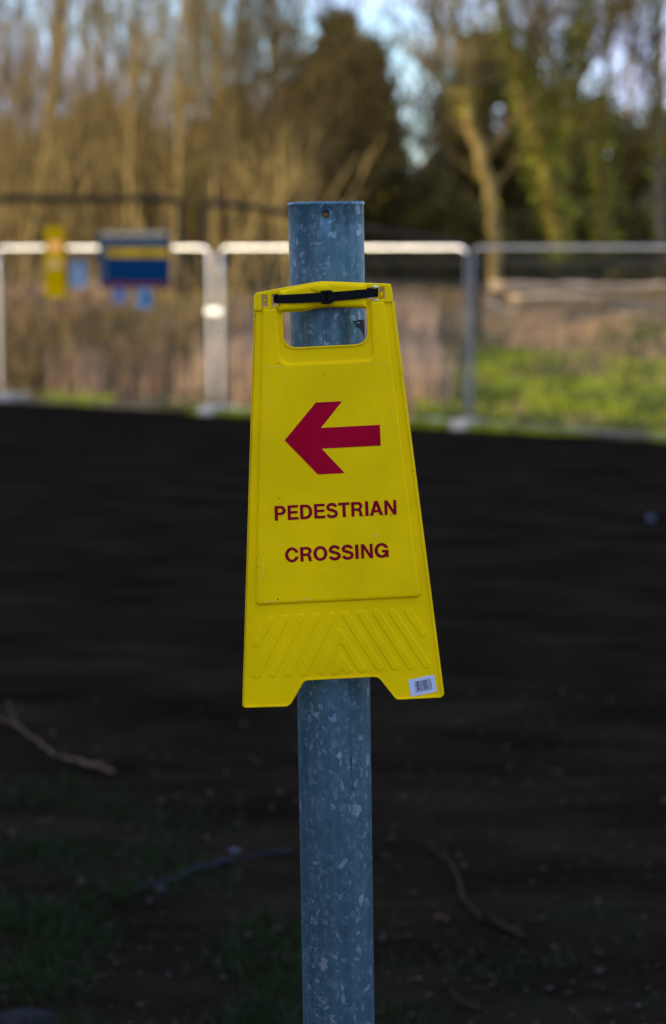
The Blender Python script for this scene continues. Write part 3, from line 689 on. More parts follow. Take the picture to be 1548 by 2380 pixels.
# boards hung on the fence
def board(name, u0, v0, u1, v1, m, label, cat, extra=None, thick=.006, off=.05):
    """hung on the camera side of the fence; v0, v1 picture rows"""
    a, b = fpt(u0), fpt(u1); mid = (a + b) / 2 - Vector((FN.x, FN.y, 0)) * off; D = mid.y
    zt = 2 - (v0 - 580) / F * D; zb = 2 - (v1 - 580) / F * D; wd = (b - a).length
    root = empty(name, (mid.x, mid.y, zb), (0, 0, math.atan2(FA.y, FA.x))); tag(root, label, cat)
    MB().box((0, 0, (zt - zb) / 2), (wd, thick, zt - zb), bev=.002).build('panel', m, root)
    return root, wd, zt - zb
r, wd, h = board('site_board', 240, 537, 404, 668, M['sblue'], 'dark blue board with a yellow stripe hung on the left fence panel', 'notice board')
def bandp(root, wd, h, x0, x1, z0, z1, m, name, lift=.005): MB().box((wd * ((x0 + x1) / 2 - .5), -lift, h * (z0 + z1) / 2), (wd * (x1 - x0), .003, h * (z1 - z0))).build(name, m, root)
bandp(r, wd, h, .04, .96, .72, .86, M['sgrey'], 'heading_band'); bandp(r, wd, h, .12, .98, .545, .69, M['syellow'], 'yellow_stripe')
bandp(r, wd, h, .1, .98, .02, .10, M['sred'], 'red_stripe'); bandp(r, wd, h, .03, .97, .90, .99, M['black'], 'top_strip')
bandp(r, wd, h, .02, .11, .12, .68, M['sgrey'], 'side_band')
r, wd, h = board('hanging_sign', 116, 528, 163, 690, M['syellow'], 'tall narrow yellow sign hung over the left fence panel', 'sign')
bandp(r, wd, h, .15, .85, .42, .52, mat('brown_print', (.12, .07, .01), .6), 'dark_print'); bandp(r, wd, h, .25, .8, .66, .80, mat('orange_print', (.35, .13, .01), .6), 'orange_print')
r, wd, h = board('paper_notice', 174, 602, 212, 668, M['paper'], 'pale blue notice between the yellow sign and the blue board', 'notice')
bandp(r, wd, h, .1, .9, .8, .93, M['sgrey'], 'heading_band')
r, wd, h = board('paper_notice', 271, 668, 304, 704, M['paper2'], 'small lilac notice under the left half of the blue board', 'notice')
bandp(r, wd, h, .1, .9, .6, .85, M['blue2'], 'printed_band')
r, wd, h = board('paper_notice', 326, 668, 362, 716, M['paper'], 'small notice with a bright blue disc under the blue board', 'notice')
mb = MB(); mb.tube([(wd * .15, -.004, h * .5), (wd * .15, -.008, h * .5)], wd * .33, 20); mb.build('blue_disc', M['blue2'], r)

# dark steel frames behind the fence
darks = mat('dark_steel', (.012, .010, .008), .8, spec=.1, var=(.022, .018, .013), scale=6)
def dark_frame(name, pts, label, r=.05):
    b0 = Vector((pts[0].x, pts[0].y, 0)); root = empty(name, b0); tag(root, label, 'gate leaf', 'dark steel gate leaves behind the fence')
    MB().tube([p - b0 for p in pts], r, 8).build('top_rail', darks, root, True)
    for p in (pts[0], pts[-1]):
        MB().tube([Vector((p.x, p.y, terrain(p.x, p.y) - .1)) - b0, p - b0], r * .8, 8).build('upright', darks, root, True)
    mb = MB(); n = 26; L = (pts[-1] - pts[0])
    def at(s):
        q = pts[0] + L * s
        for a, b in zip(pts[:-1], pts[1:]):
            if (a.x <= q.x <= b.x): f = (q.x - a.x) / (b.x - a.x); return a + (b - a) * f
        return q
    for k in range(1, n): q = at(k / n); mb.tube([Vector((q.x, q.y, .3)) - b0, q - b0], .006, 4, False)
    mb.build('bars', darks, root)
YG = 26.8
dark_frame('steel_gate_leaf', [P(u, v, YG) for u, v in ((-160, 461), (0, 462), (200, 463), (400, 463), (418, 472))], 'level dark steel gate leaf behind the left fence panel')
dark_frame('steel_gate_leaf', [P(u, v, YG) for u, v in ((474, 470), (540, 476), (700, 500), (850, 532), (1000, 556), (1070, 570), (1100, 590), (1112, 640))], 'dark steel gate leaf with a top rail sloping down to the right')

# ------------------------------------------------------------------ trees and thicket
def branchy(seed, H, r0, lean=(0, 0), start=.12, nb=26, up=.75, blen=.33, sub=9, twl=.5, crook=.12, twr=.006, subsub=3):
    """returns (trunk MB, crown MB)"""
    q = random.Random(seed); tr = MB(); cr = MB()
    n = 14; pts = []; x = y = 0
    for i in range(n + 1):
        s = i / n; pts.append(Vector((x + lean[0] * s * H, y + lean[1] * s * H, H * s)))
        x += q.uniform(-crook, crook) * .4; y += q.uniform(-crook, crook) * .4
    rad = [r0 * (1 - i / n) ** .8 + .008 for i in range(n + 1)]; rad[0] *= 1.25
    tr.tube(pts, rad, 8)
    def lerpP(s): i = min(int(s * n), n - 1); f = s * n - i; return pts[i].lerp(pts[i + 1], f), rad[i]
    for k in range(nb):
        s = start + (1 - start) * (k + q.random()) / nb * .97; p, rr = lerpP(s)
        az = q.uniform(0, 2 * math.pi); L = H * blen * (1 - s * .65) * q.uniform(.6, 1.15)
        d = Vector((math.cos(az), math.sin(az), up * q.uniform(.6, 1.7))).normalized(); bp = [p]; m = 5
        for i in range(m):
            d = (d + Vector((q.uniform(-.2, .2), q.uniform(-.2, .2), q.uniform(.0, .22)))).normalized(); bp.append(bp[-1] + d * L / m)
        br = max(.006, min(rr * .5, .035)); cr.tube(bp, [br * (1 - i / (m + .6)) + .003 for i in range(m + 1)], 4, False)
        for j in range(sub):
            t = q.uniform(.15, 1) * m; i = min(int(t), m - 1); b = bp[i].lerp(bp[i + 1], t - i)
            dd = (bp[i + 1] - bp[i]).normalized(); e = (dd + Vector((q.uniform(-1, 1), q.uniform(-1, 1), q.uniform(-.2, .9))) * .8).normalized()
            l = twl * q.uniform(.5, 1.3); b2 = b + e * l * .5; b3 = b2 + (e + Vector((q.uniform(-.3, .3), q.uniform(-.3, .3), .25))).normalized() * l * .5
            cr.tube([b, b2, b3], [twr, twr * .8, twr * .4], 3, False)
            for z in range(subsub):
                c0 = b.lerp(b3, q.uniform(.2, .9)); f = (e + Vector((q.uniform(-1, 1), q.uniform(-1, 1), q.uniform(-.3, .9)))).normalized()
                cr.tube([c0, c0 + f * l * q.uniform(.25, .6)], [twr * .6, twr * .35], 3, False)
    return tr, cr
def leaves(mb, pts, n, sz, spread, seed, q=None):
    q = random.Random(seed)
    for k in range(n):
        c = Vector(q.choice(pts)) + Vector((q.gauss(0, spread), q.gauss(0, spread), q.gauss(0, spread)))
        a = Vector((q.uniform(-1, 1), q.uniform(-1, 1), q.uniform(-1, 1))).normalized(); b = a.orthogonal().normalized(); s = sz * q.uniform(.6, 1.4)
        b = Matrix.Rotation(q.uniform(0, 6.28), 3, a) @ b; e = a.cross(b)
        mb.add([c - b * s, c + e * s * .45, c + b * s, c - e * s * .45], [(0, 1, 2, 3)])

bark_tan = mat('tan_bark', (.22, .145, .036), .9, spec=.1, var=(.10, .066, .016), scale=4, bump=.3)
bark_pale = mat('pale_bark', (.32, .215, .07), .9, spec=.1, var=(.20, .13, .04), scale=4, bump=.3)
bark_dark = mat('dark_bark', (.10, .075, .045), .9, var=(.16, .12, .07), scale=5, bump=.3)
TW = 1
twig_tan = leafmat('tan_twigs', (.018, .012, .002), (.30, .20, .042), .9, 0); twig_grey = leafmat('grey_brown_twigs', (.03, .02, .006), (.31, .21, .07), .9, 0); stem_mix = leafmat('sapling_bark', (.05, .033, .008), (.42, .29, .09), .9, 0)
ivy = leafmat('ivy_leaves', (.05, .07, .004), (.42, .42, .02), .6)
evg = leafmat('evergreen_leaves', (.006, .008, .001), (.20, .15, .018), .7, .1)
holly = leafmat('olive_leaves', (.02, .022, .003), (.24, .165, .022), .7, .2)
dead = leafmat('dead_leaves', (.16, .095, .055), (.34, .23, .14), .8, .25)
def tree_objs(name, tr, cr, mt, mc, loc, label, group=None, rz=0, sc=1, cat='tree'):
    root = empty(name, loc, (0, 0, rz)); root.scale = (sc,) * 3; tag(root, label, cat, group)
    tr.build('trunk', mt, root, True); cr.build('crown', mc, root); return root
def copy_thing(src, loc, rz, sc, label=None):
    r = src.copy(); COL.objects.link(r); r.location = loc; r.rotation_euler = (0, 0, rz); r.scale = (sc[0], sc[0], sc[1])
    if label: r['label'] = label
    for ch in list(src.children):
        c = ch.copy(); COL.objects.link(c); c.parent = r
    return r
def at_col(u, Y): x = (u - 774) / F * Y; return Vector((x, Y, terrain(x, Y) - .05))

q = random.Random(11)
LG = 'slender bare trees of the sunlit thicket behind the left fence'
lab_th = 'slender bare sunlit tree in the tan thicket behind the left fence'
protos = []
for i in range(6):
    tr, cr = branchy(100 + i, 8.8 + i * .35, .034 + .009 * (i % 3), (q.uniform(-.06, .06), q.uniform(-.04, .04)), start=.10, nb=30, up=1.8, blen=.24, sub=8, twl=.65, twr=.0055, subsub=2)
    protos.append((tr, cr))
spots = []
for i in range(40):
    u = -60 + 800 * ((i * .618) % 1) + q.uniform(-15, 15); Y = 33 + 11 * q.random()
    spots.append((u, Y))
src = []
for i, (u, Y) in enumerate(spots):
    if i < 6:
        t = tree_objs('slender_tree', protos[i][0], protos[i][1], [bark_pale, bark_tan, bark_tan][i % 3], [twig_tan, twig_grey][i % 2], at_col(u, Y), lab_th, LG); src.append(t)
    else: copy_thing(src[i % 6], at_col(u, Y), q.uniform(0, 6.28), (q.uniform(.9, 1.1), q.uniform(.7, 1.05)))
# pale stems that stand out nearest the fence
for u, Y, sc, lab in ((400, 28.6, 1.05, 'pale slim tree just right of the blue board'), (305, 28.9, 1.0, 'pale slim tree rising behind the blue board'), (20, 29.2, .95, 'pale slanting slim tree at the left edge'), (505, 29.6, 1.15, 'pale slim tree behind the pair of white uprights')):
    tr, cr = branchy(int(u), 9, .036, (.02 if u > 30 else .16, 0), start=.25, nb=22, up=1.8, blen=.22, sub=9, twl=.6)
    tree_objs('slender_tree', tr, cr, bark_pale, twig_tan, at_col(u, Y), lab, None)

# dense leafy trees
def crown_points(c, rad, n, seed, holes=0):
    q = random.Random(seed); o = []
    while len(o) < n:
        p = Vector((q.uniform(-1, 1), q.uniform(-1, 1), q.uniform(-1, 1)))
        if .35 < p.length < 1.0 + .12 * noise.noise(p * 3 + Vector((seed, 0, 0))):
            if noise.noise(Vector((p.x * 2.2, p.y * 2.2, p.z * 2.2 + seed))) < -.16 + holes: continue
            o.append(Vector((c[0] + p.x * rad[0], c[1] + p.y * rad[1], c[2] + p.z * rad[2])))
    return o
def leafy(name, u, vtop, vbot, wpx, Y, label, m, seed, n=9000, sz=.07, tr_m=bark_dark, trunkr=.14, cat='tree', group=None, holes=0):
    b = at_col(u, Y); zt = 2 + (580 - vtop) / F * Y - b.z; zb = 2 + (580 - vbot) / F * Y - b.z; rx = wpx / 2 / F * Y
    root = empty(name, b); tag(root, label, cat, group)
    tr = MB(); q = random.Random(seed)
    tr.tube([(0, 0, -.1), (q.uniform(-.1, .1), 0, zt * .3), (q.uniform(-.2, .2), 0, zt * .6), (0, 0, zt * .9)], [trunkr, trunkr * .8, trunkr * .5, .02], 8)
    for k in range(14):
        s = q.uniform(.25, .85); a = q.uniform(0, 6.28); L = rx * q.uniform(.6, .95)
        tr.tube([(0, 0, zt * s), (L * .5 * math.cos(a), L * .5 * math.sin(a), zt * s + L * .4), (L * math.cos(a), L * math.sin(a), zt * s + L * .7)], [trunkr * .3, trunkr * .2, .01], 5, False)
    tr.build('trunk', tr_m, root, True)
    cz = (zt + zb) / 2; pts = crown_points((0, 0, cz), (rx, rx * .9, (zt - zb) / 2), max(120, n // 22), seed, holes)
    mb = MB(); leaves(mb, pts, n, sz, rx * .09 + .05, seed); mb.build('crown', m, root); return root
leafy('evergreen_tree', 800, 60, 520, 215, 41, 'dark rounded evergreen tree rising above the top of the post', evg, 5, 9000, .14)
leafy('evergreen_tree', 742, 150, 560, 150, 43, 'olive brown leafy tree left of the post top', holly, 6, 9000, .09, holes=.12)
leafy('evergreen_tree', 865, 190, 560, 120, 41.5, 'lower dark evergreen shoulder tree right of the rounded one', evg, 15, 6000, .12)
leafy('evergreen_tree', 1255, 215, 620, 210, 45, 'olive evergreen tree between the leaning trunk and the ivy clad trunk', holly, 16, 12000, .10, holes=.02)
leafy('evergreen_tree', 1140, 80, 620, 270, 46, 'dark evergreen tree behind the leaning trunk at right', evg, 7, 18000, .10, holes=.0)
leafy('evergreen_tree', 1370, 250, 640, 270, 47, 'broad dark evergreen tree behind the ivy clad trunk at right', evg, 8, 18000, .10, holes=.03)
leafy('evergreen_tree', 1530, 270, 640, 200, 45, 'dark evergreen tree at the right edge', holly, 9, 10000, .10, holes=.05)
leafy('bush', 920, 385, 640, 270, 40, 'dark low bush behind the post top', evg, 10, 13000, .08, cat='bush')
leafy('bush', 1060, 470, 660, 240, 38.5, 'olive green bush left of the leaning trunk', holly, 12, 11000, .07, cat='bush')
leafy('bush', 1440, 480, 660, 300, 41, 'dark bush at right below the evergreen trees', evg, 13, 13000, .08, cat='bush')
leafy('bush', 1240, 500, 655, 200, 43, 'dark bush between the leaning trunk and the ivy clad trunk', evg, 14, 9000, .08, cat='bush')

def traced_tree(name, stems, Y, mt, mc, label, seed, twigs=30, twl=.8, ivy_leaves=0, ivy_r=.16):
    """stems: lists of (u, v, width in picture units) from the foot up; solid limbs at their real distance and thickness"""
    b = at_col(stems[0][0][0], Y); root = empty(name, b); tag(root, label, 'tree'); q = random.Random(seed); tr = MB(); cr = MB(); allp = []
    for si, st in enumerate(stems):
        dy = 0 if si == 0 else q.uniform(-.8, .8); n = len(st)
        pts = [P(u, v, Y + dy * i / n) - b for i, (u, v, w_) in enumerate(st)]
        if si == 0: pts[0].z = min(pts[0].z, -.1)
        rad = [w_ / 2 / F * Y for _, _, w_ in st]; P2 = []; R2 = []
        for i in range(n - 1):
            for k in range(4):
                s = k / 4; P2.append(pts[i].lerp(pts[i + 1], s) + Vector((q.uniform(-.03, .03), q.uniform(-.03, .03), 0))); R2.append(rad[i] * (1 - s) + rad[i + 1] * s)
        P2.append(pts[-1]); R2.append(rad[-1]); tr.tube(P2, R2, 9); allp += P2
        for k in range(twigs):
            i = q.randrange(len(P2) // 3, len(P2)); p = P2[i]; d = Vector((q.uniform(-1, 1), q.uniform(-1, 1), q.uniform(.1, 1.2))).normalized(); L = twl * q.uniform(.6, 1.6); bp = [p]
            for z in range(4): d = (d + Vector((q.uniform(-.25, .25), q.uniform(-.25, .25), q.uniform(0, .2)))).normalized(); bp.append(bp[-1] + d * L / 2)
            cr.tube(bp, [.02, .015, .011, .008, .004], 4, False)
            for j in range(9):
                t = q.uniform(.5, 3.99); c0 = bp[int(t)].lerp(bp[int(t) + 1], t % 1); e = (d + Vector((q.uniform(-1, 1), q.uniform(-1, 1), q.uniform(-.4, .8)))).normalized()
                l = L * q.uniform(.2, .55); cr.tube([c0, c0 + e * l * .5, c0 + (e + Vector((0, 0, .2))) * l], [.007, .005, .003], 3, False)
    tr.build('trunk', mt, root, True); cr.build('crown', mc, root)
    if ivy_leaves:
        lv = MB(); leaves(lv, allp[:int(len(allp) * .8)], ivy_leaves, .06, ivy_r, seed); lv.build('ivy', ivy, root)
    return root
traced_tree('leaning_tree', [[(1148, 690, 34), (1150, 560, 32), (1142, 460, 30), (1120, 370, 30), (1090, 270, 26), (1072, 170, 22), (1058, 60, 18), (1050, -120, 10)], [(1090, 270, 14), (1030, 190, 9), (990, 150, 5)], [(1072, 170, 12), (1020, 90, 7), (980, 20, 4)]],
            34, bark_pale, twig_grey, 'bare leaning tan trunk right of the post top', 21, 26, .7, 300, .12)
traced_tree('ivy_tree', [[(1302, 690, 44), (1296, 560, 44), (1275, 440, 52), (1255, 350, 50), (1228, 250, 40), (1195, 130, 30), (1170, 40, 20), (1150, -100, 10)], [(1262, 370, 24), (1300, 250, 18), (1330, 100, 12), (1350, -80, 6)], [(1240, 300, 20), (1235, 180, 14), (1250, 40, 8)]],
            35, bark_tan, twig_tan, 'tree with a thick ivy covered trunk leaning left', 22, 34, .8, 4200, .17)
traced_tree('forked_tree', [[(1330, 690, 30), (1315, 500, 28), (1312, 390, 30), (1318, 290, 26), (1345, 180, 22), (1375, 60, 16), (1395, -90, 8)], [(1318, 300, 18), (1290, 180, 12), (1275, 30, 8)], [(1340, 200, 14), (1395, 110, 10), (1450, 0, 6)]],
            37.5, bark_tan, twig_tan, 'bare forked tree with an orange tan stem behind the ivy covered trunk', 23, 34, .8, 900, .2)
traced_tree('slender_tree', [[(1408, 690, 34), (1406, 560, 32), (1402, 440, 26), (1400, 300, 20), (1412, 150, 14), (1430, -20, 8)]], 36.5, bark_tan, twig_tan, 'upright tan trunk in the dark trees at far right', 24, 40, .7, 900, .18)
traced_tree('slender_tree', [[(1535, 690, 30), (1532, 400, 26), (1528, 250, 22), (1524, 100, 18), (1520, -60, 10)], [(1528, 300, 12), (1490, 150, 8), (1470, 20, 4)]], 38, bark_dark, twig_tan, 'dark upright trunk at the right edge of the view', 25, 40, .8, 700, .15)
traced_tree('slender_tree', [[(838, 640, 16), (815, 480, 14), (790, 400, 12), (770, 300, 9), (765, 180, 7), (760, 60, 4)]], 37, bark_tan, twig_tan, 'thin tan tree in front of the dark rounded evergreen', 26, 60, .8)
traced_tree('slender_tree', [[(700, 690, 16), (690, 500, 14), (672, 350, 12), (650, 200, 9), (640, 80, 7), (635, -60, 4)]], 36, bark_tan, twig_tan, 'bare tree at the right end of the tan thicket', 27, 70, .8)
traced_tree('slender_tree', [[(1010, 640, 12), (1004, 480, 10), (1012, 380, 8), (1030, 250, 6), (1020, 160, 4)]], 43, bark_dark, twig_tan, 'thin bare tree left of the leaning trunk against the sky', 29, 60, .75)
traced_tree('slender_tree', [[(905, 640, 12), (912, 480, 10), (930, 400, 8), (925, 330, 5)]], 42, bark_tan, twig_tan, 'low bare tree at the foot of the sky gap right of the post', 30, 55, .6)
traced_tree('slender_tree', [[(880, 640, 12), (872, 480, 10), (860, 380, 8), (868, 260, 6), (880, 150, 4)]], 39, bark_tan, twig_tan, 'thin bare tree before the right shoulder of the dark evergreen', 41, 60, .7)
traced_tree('slender_tree', [[(960, 640, 12), (968, 480, 10), (990, 380, 8), (985, 260, 6), (970, 140, 4)]], 44, bark_dark, twig_grey, 'thin bare tree against the sky gap right of the post', 28, 50, .7)

# bare trees filling the sky above the right-hand trees and the gap (fine twigs)
sky_lab = 'tall bare tree whose fine twigs cross the sky behind the thicket'
for i in range(12):
    u = (-30, 110, 260, 420, 560, 680, 1010, 1120, 1230, 1330, 1440, 1540)[i]
    Y = 48 + 8 * q.random()
    copy_thing(src[(i * 5) % 6], at_col(u, Y), q.uniform(0, 6.28), (1.25, (1.22 if u < 760 else 1.12)) , sky_lab)['group'] = 'tall bare trees farther back'

# far wood and undergrowth: uncountable masses
def mass(name, u0, u1, Y0, Y1, vtop, n, m, sz, kind_l, seed, stems=0, ms=None):
    q = random.Random(seed); mb = MB(); 
    for k in range(n):
        Y = q.uniform(Y0, Y1); u = q.uniform(u0, u1); b = at_col(u, Y)
        vt = vtop(u) + 60 * noise.noise(Vector((u * .012, Y * .6, seed))); zt = 2 + (580 - vt) / F * Y; z = b.z + (max(.1, zt - b.z)) * q.random() ** .8
        c = Vector((b.x, Y, z)); a = Vector((q.uniform(-1, 1), q.uniform(-1, 1), q.uniform(-1, 1))).normalized(); e = a.orthogonal().normalized(); e = Matrix.Rotation(q.uniform(0, 6.28), 3, a) @ e; f = a.cross(e); s = sz * q.uniform(.5, 1.5)
        mb.add([c - e * s, c + f * s * .5, c + e * s, c - f * s * .5], [(0, 1, 2, 3)])
    o = mb.build(name, m); tag(o, kind_l[0], kind_l[1], None, 'stuff'); return o
def twigmass(name, u0, u1, Y0, Y1, vtop, n, m, kind_l, seed, hl=1.0, r=.008):
    q = random.Random(seed); mb = MB()
    for k in range(n):
        Y = q.uniform(Y0, Y1); u = q.uniform(u0, u1); b = at_col(u, Y); vt = vtop(u) + 50 * noise.noise(Vector((u * .01, Y * .6, seed)))
        H = max(.3, 2 + (580 - vt) / F * Y - b.z) * q.uniform(.5, 1.05); p = b.copy(); d = Vector((q.uniform(-.4, .4), q.uniform(-.3, .3), 1)).normalized(); pts = [p]
        for i in range(4): d = (d + Vector((q.uniform(-.12, .12), q.uniform(-.12, .12), 0))).normalized(); pts.append(pts[-1] + d * H / 4)
        mb.tube(pts, [r, r * .85, r * .7, r * .5, r * .3], 3, False)
        for j in range(7):
            c0 = pts[q.randrange(1, 4)]; e = (d + Vector((q.uniform(-1, 1), q.uniform(-1, 1), 0)) * .9).normalized(); mb.tube([c0, c0 + e * H * .18 * q.uniform(.5, 1.4)], [r * .5, r * .3], 3, False)
    o = mb.build(name, m); tag(o, kind_l[0], kind_l[1], None, 'stuff'); return o
far_m = leafmat('far_wood_foliage', (.014, .009, .002), (.13, .085, .018), .9, .05)
mass('distant_wood', -120, 760, 47, 56, lambda u: 300 + 50 * math.sin(u * .02), 26000, far_m, .14, ('brown mass of distant bare wood behind the left thicket', 'wood'), 31)
mass('distant_wood', 720, 1700, 52, 62, lambda u: 470 + 25 * math.sin(u * .015), 16000, leafmat('far_dark_foliage', (.02, .018, .008), (.09, .065, .025), .9, .1), .15, ('dark mass of distant wood behind the right trees', 'wood'), 32)
twigmass('thicket', -100, 700, 33, 46, lambda u: 300, 1500, twig_tan, ('dense tan stems filling the thicket behind the left fence', 'undergrowth'), 33, r=.013)
m_br = leafmat('bramble_leaves', (.10, .055, .03), (.62, .37, .21), .9, .25)
mass('hedge', 1075, 1750, 34, 37, lambda u: 606, 9000, leafmat('hedge_leaves', (.008, .008, .002), (.085, .065, .016), .9, .1), .07, ('low dark scrub on the bank above the logs at right', 'scrub'), 39)
mass('brambles', -80, 560, 25.6, 30, lambda u: 690 + (60 if u > 260 else -30), 4200, m_br, .06, ('tangle of pinkish tan dead brambles low behind the fence', 'undergrowth'), 34)
twigmass('high_twigs', -120, 740, 33, 46, lambda u: 10, 700, twig_grey, ('fine bare twigs of the left thicket against the sky', 'twigs'), 37, r=.012)
twigmass('sapling_stems', -100, 720, 31.5, 35, lambda u: 290, 200, stem_mix, ('pale straight sapling stems in the left thicket', 'undergrowth'), 36, r=.028)
twigmass('bramble_stems', -80, 520, 25.6, 28.6, lambda u: 650, 1300, stem_mix, ('thin upright stems among the dead brambles', 'undergrowth'), 35, r=.008)

# fallen logs on the bank at right
def log(u0, v0, u1, v1, Y, wpx, label, m):
    a, b = P(u0, v0, Y), P(u1, v1, Y + .6); c = (a + b) / 2; c.z = min(c.z, c.z); root = MB(); q = random.Random(int(u0)); n = 12; pts = []
    for k in range(n + 1): p = a.lerp(b, k / n) - a; pts.append(p + Vector((0, 0, .03 * q.uniform(-1, 1))))
    r = wpx / 2 / F * Y; root.tube(pts, [r * (1 - .35 * k / n) for k in range(n + 1)], 9)
    root.tube([pts[7], pts[7] + Vector((.12, -.05, .09))], [r * .4, r * .3], 6)
    o = root.build('fallen_log', m, None, True, a); tag(o, label, 'log')
timber = mat('dry_timber', (.66, .47, .29), .85, spec=.1, var=(.45, .31, .18), scale=5, bump=.3)
log(1140, 668, 1570, 665, 31.2, 21, 'long pale fallen log lying level on the bank at right', timber)
log(1130, 704, 1222, 742, 28.4, 16, 'short pale log slanting down on the bank right of the grey upright', timber)
log(1185, 690, 1560, 693, 30.0, 15, 'thin fallen pole below the long pale log', timber)

# ---- grass
def blades(name, pts, h, wd, m, label, seed, lean=.4):
    q = np.random.default_rng(seed); n = len(pts); P0 = np.array(pts); az = q.uniform(0, 2 * np.pi, n); H = h * q.uniform(.4, 1.3, n); ln = q.uniform(0, lean, n); W_ = wd * q.uniform(.6, 1.4, n)
    ux, uy = np.cos(az), np.sin(az); lx = q.uniform(-1, 1, n); ly = q.uniform(-1, 1, n); v = np.zeros((n, 5, 3))
    side = np.stack([ux, uy, np.zeros(n)], 1) * W_[:, None] / 2; mid = P0 + np.stack([lx * ln * H * .35, ly * ln * H * .35, H * .55], 1); tip = P0 + np.stack([lx * ln * H, ly * ln * H, H], 1)
    v[:, 0] = P0 - side; v[:, 1] = P0 + side; v[:, 2] = mid + side * .7; v[:, 3] = mid - side * .7; v[:, 4] = tip
    me = bpy.data.meshes.new(name); i = np.arange(n) * 5
    quads = np.stack([i, i + 1, i + 2, i + 3], 1); tris = np.stack([i + 3, i + 2, i + 4], 1)
    me.from_pydata(v.reshape(-1, 3).tolist(), [], quads.tolist() + tris.tolist()); me.materials.append(m)
    o = bpy.data.objects.new(name, me); link(o); tag(o, label, 'grass', None, 'stuff'); return o
q = random.Random(77)
def scatter(n, fu, ok):
    o = []
    while len(o) < n:
        x, y = fu(); w_ = ok(x, y)
        if q.random() < w_: o.append((x, y, terrain(x, y) - .01))
    return o
def field_ok(lo, hi, sc=.7, off=0):
    def f(x, y):
        n = fence_n(x, y) - N0
        if n < lo or n > hi: return 0
        return max(0, min(1, .5 + 1.6 * noise.noise(Vector((x * sc, y * sc * .6, off)))))
    return f
gr_f = leafmat('field_grass', (.13, .18, .003), (.58, .62, .02), .7, .35)
gr_d = leafmat('dry_grass', (.20, .13, .065), (.66, .45, .25), .8, .3)
fu = lambda: (q.uniform(0, 7.5), q.uniform(18, 45))
blades('field_grass', scatter(26000, lambda: (q.uniform(1, 7), q.uniform(17.5, 31)), field_ok(.35, 4.0, 1.6)), .24, .026, gr_f, 'bright green sunlit grass beyond the fence at right', 1)
blades('dry_grass', scatter(30000, lambda: (q.uniform(-1, 9), q.uniform(19, 48)), field_ok(2.6, 6.6, .9, 5)), .17, .02, gr_d, 'pale dry grass on the bank beyond the fence at right', 2)
blades('dry_grass', scatter(14000, lambda: (q.uniform(-.5, 9), q.uniform(21, 40)), field_ok(6.0, 11.5, .8, 15)), .09, .022, leafmat('brown_grass', (.05, .03, .010), (.30, .20, .085), .9, .2), 'short brown grass on the top of the bank at right', 16)
blades('dry_grass', scatter(9000, lambda: (q.uniform(0, 7), q.uniform(17.5, 29)), field_ok(.3, 6, 1.6, 9)), .20, .02, gr_d, 'dry straw mixed through the green grass at right', 3)
straw = leafmat('straw', (.16, .105, .06), (.80, .56, .36), .9, .3)
blades('straw', scatter(15000, lambda: (q.uniform(-6, 1.4), q.uniform(20, 31)), field_ok(.7, 5, 1.3, 12)), .75, .022, straw, 'tall pale straw standing behind the left and middle fence panels', 12, .25)
blades('verge_grass', scatter(4200, lambda: (q.uniform(-7, -2.9), q.uniform(21, 30)), field_ok(.15, 1.2, 1.4, 3)), .13, .016, gr_f, 'green grass along the foot of the left fence panel', 4)
blades('verge_grass', scatter(5000, lambda: (q.uniform(-2, 4), q.uniform(18, 26)), field_ok(-.25, .5, 1.2, 7)), .10, .016, gr_f, 'tufts along the edge of the track by the fence', 5)
# dark weeds among the field grass
bl_ = []
mb = MB(); qq = random.Random(5)
cl_pts = []
for k in range(70):
    x = qq.uniform(1.2, 6.2); y = qq.uniform(18.5, 28); n = fence_n(x, y) - N0
    if .4 < n < 5.5: cl_pts.append(Vector((x, y, terrain(x, y) + .12)))
leaves(mb, cl_pts, 5200, .045, .16, 8); 
for k in range(60):
    u_ = qq.uniform(380, 1500); p_ = fpt(u_) + Vector((FN.x, FN.y, 0)) * qq.uniform(-.12, .35)
    leaves(mb, [Vector((p_.x, p_.y, qq.uniform(.03, .14)))], 34, .035, .075, 100 + k)
o = mb.build('weeds', leafmat('weed_leaves', (.02, .03, .004), (.16, .19, .02), .7, .3)); tag(o, 'darker leafy weeds growing in the sunlit grass at right', 'weeds', None, 'stuff')
# near grass in the shade, lower left, thinning out towards the post
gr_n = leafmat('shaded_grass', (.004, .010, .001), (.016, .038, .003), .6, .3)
def near_ok(x, y):
    u = 774 + x / y * F
    v = 580 + 2 / y * F
    d = (v - 1750) / 650 - max(0, (u - 250) / 1100)
    return max(0, min(1, d * 1.3)) * max(0, min(1, .35 + 2.2 * noise.noise(Vector((x * 3.2, y * 3.2, 2)))))
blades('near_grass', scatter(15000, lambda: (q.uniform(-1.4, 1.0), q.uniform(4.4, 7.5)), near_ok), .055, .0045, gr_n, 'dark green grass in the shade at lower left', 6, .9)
blades('near_grass', scatter(1600, lambda: (q.uniform(.1, .9), q.uniform(4.5, 5.6)), lambda x, y: max(0, 3 * noise.noise(Vector((x * 5, y * 5, 8))) - .2)), .04, .004, gr_n, 'sparse short grass tufts right of the foot of the view', 7, .9)
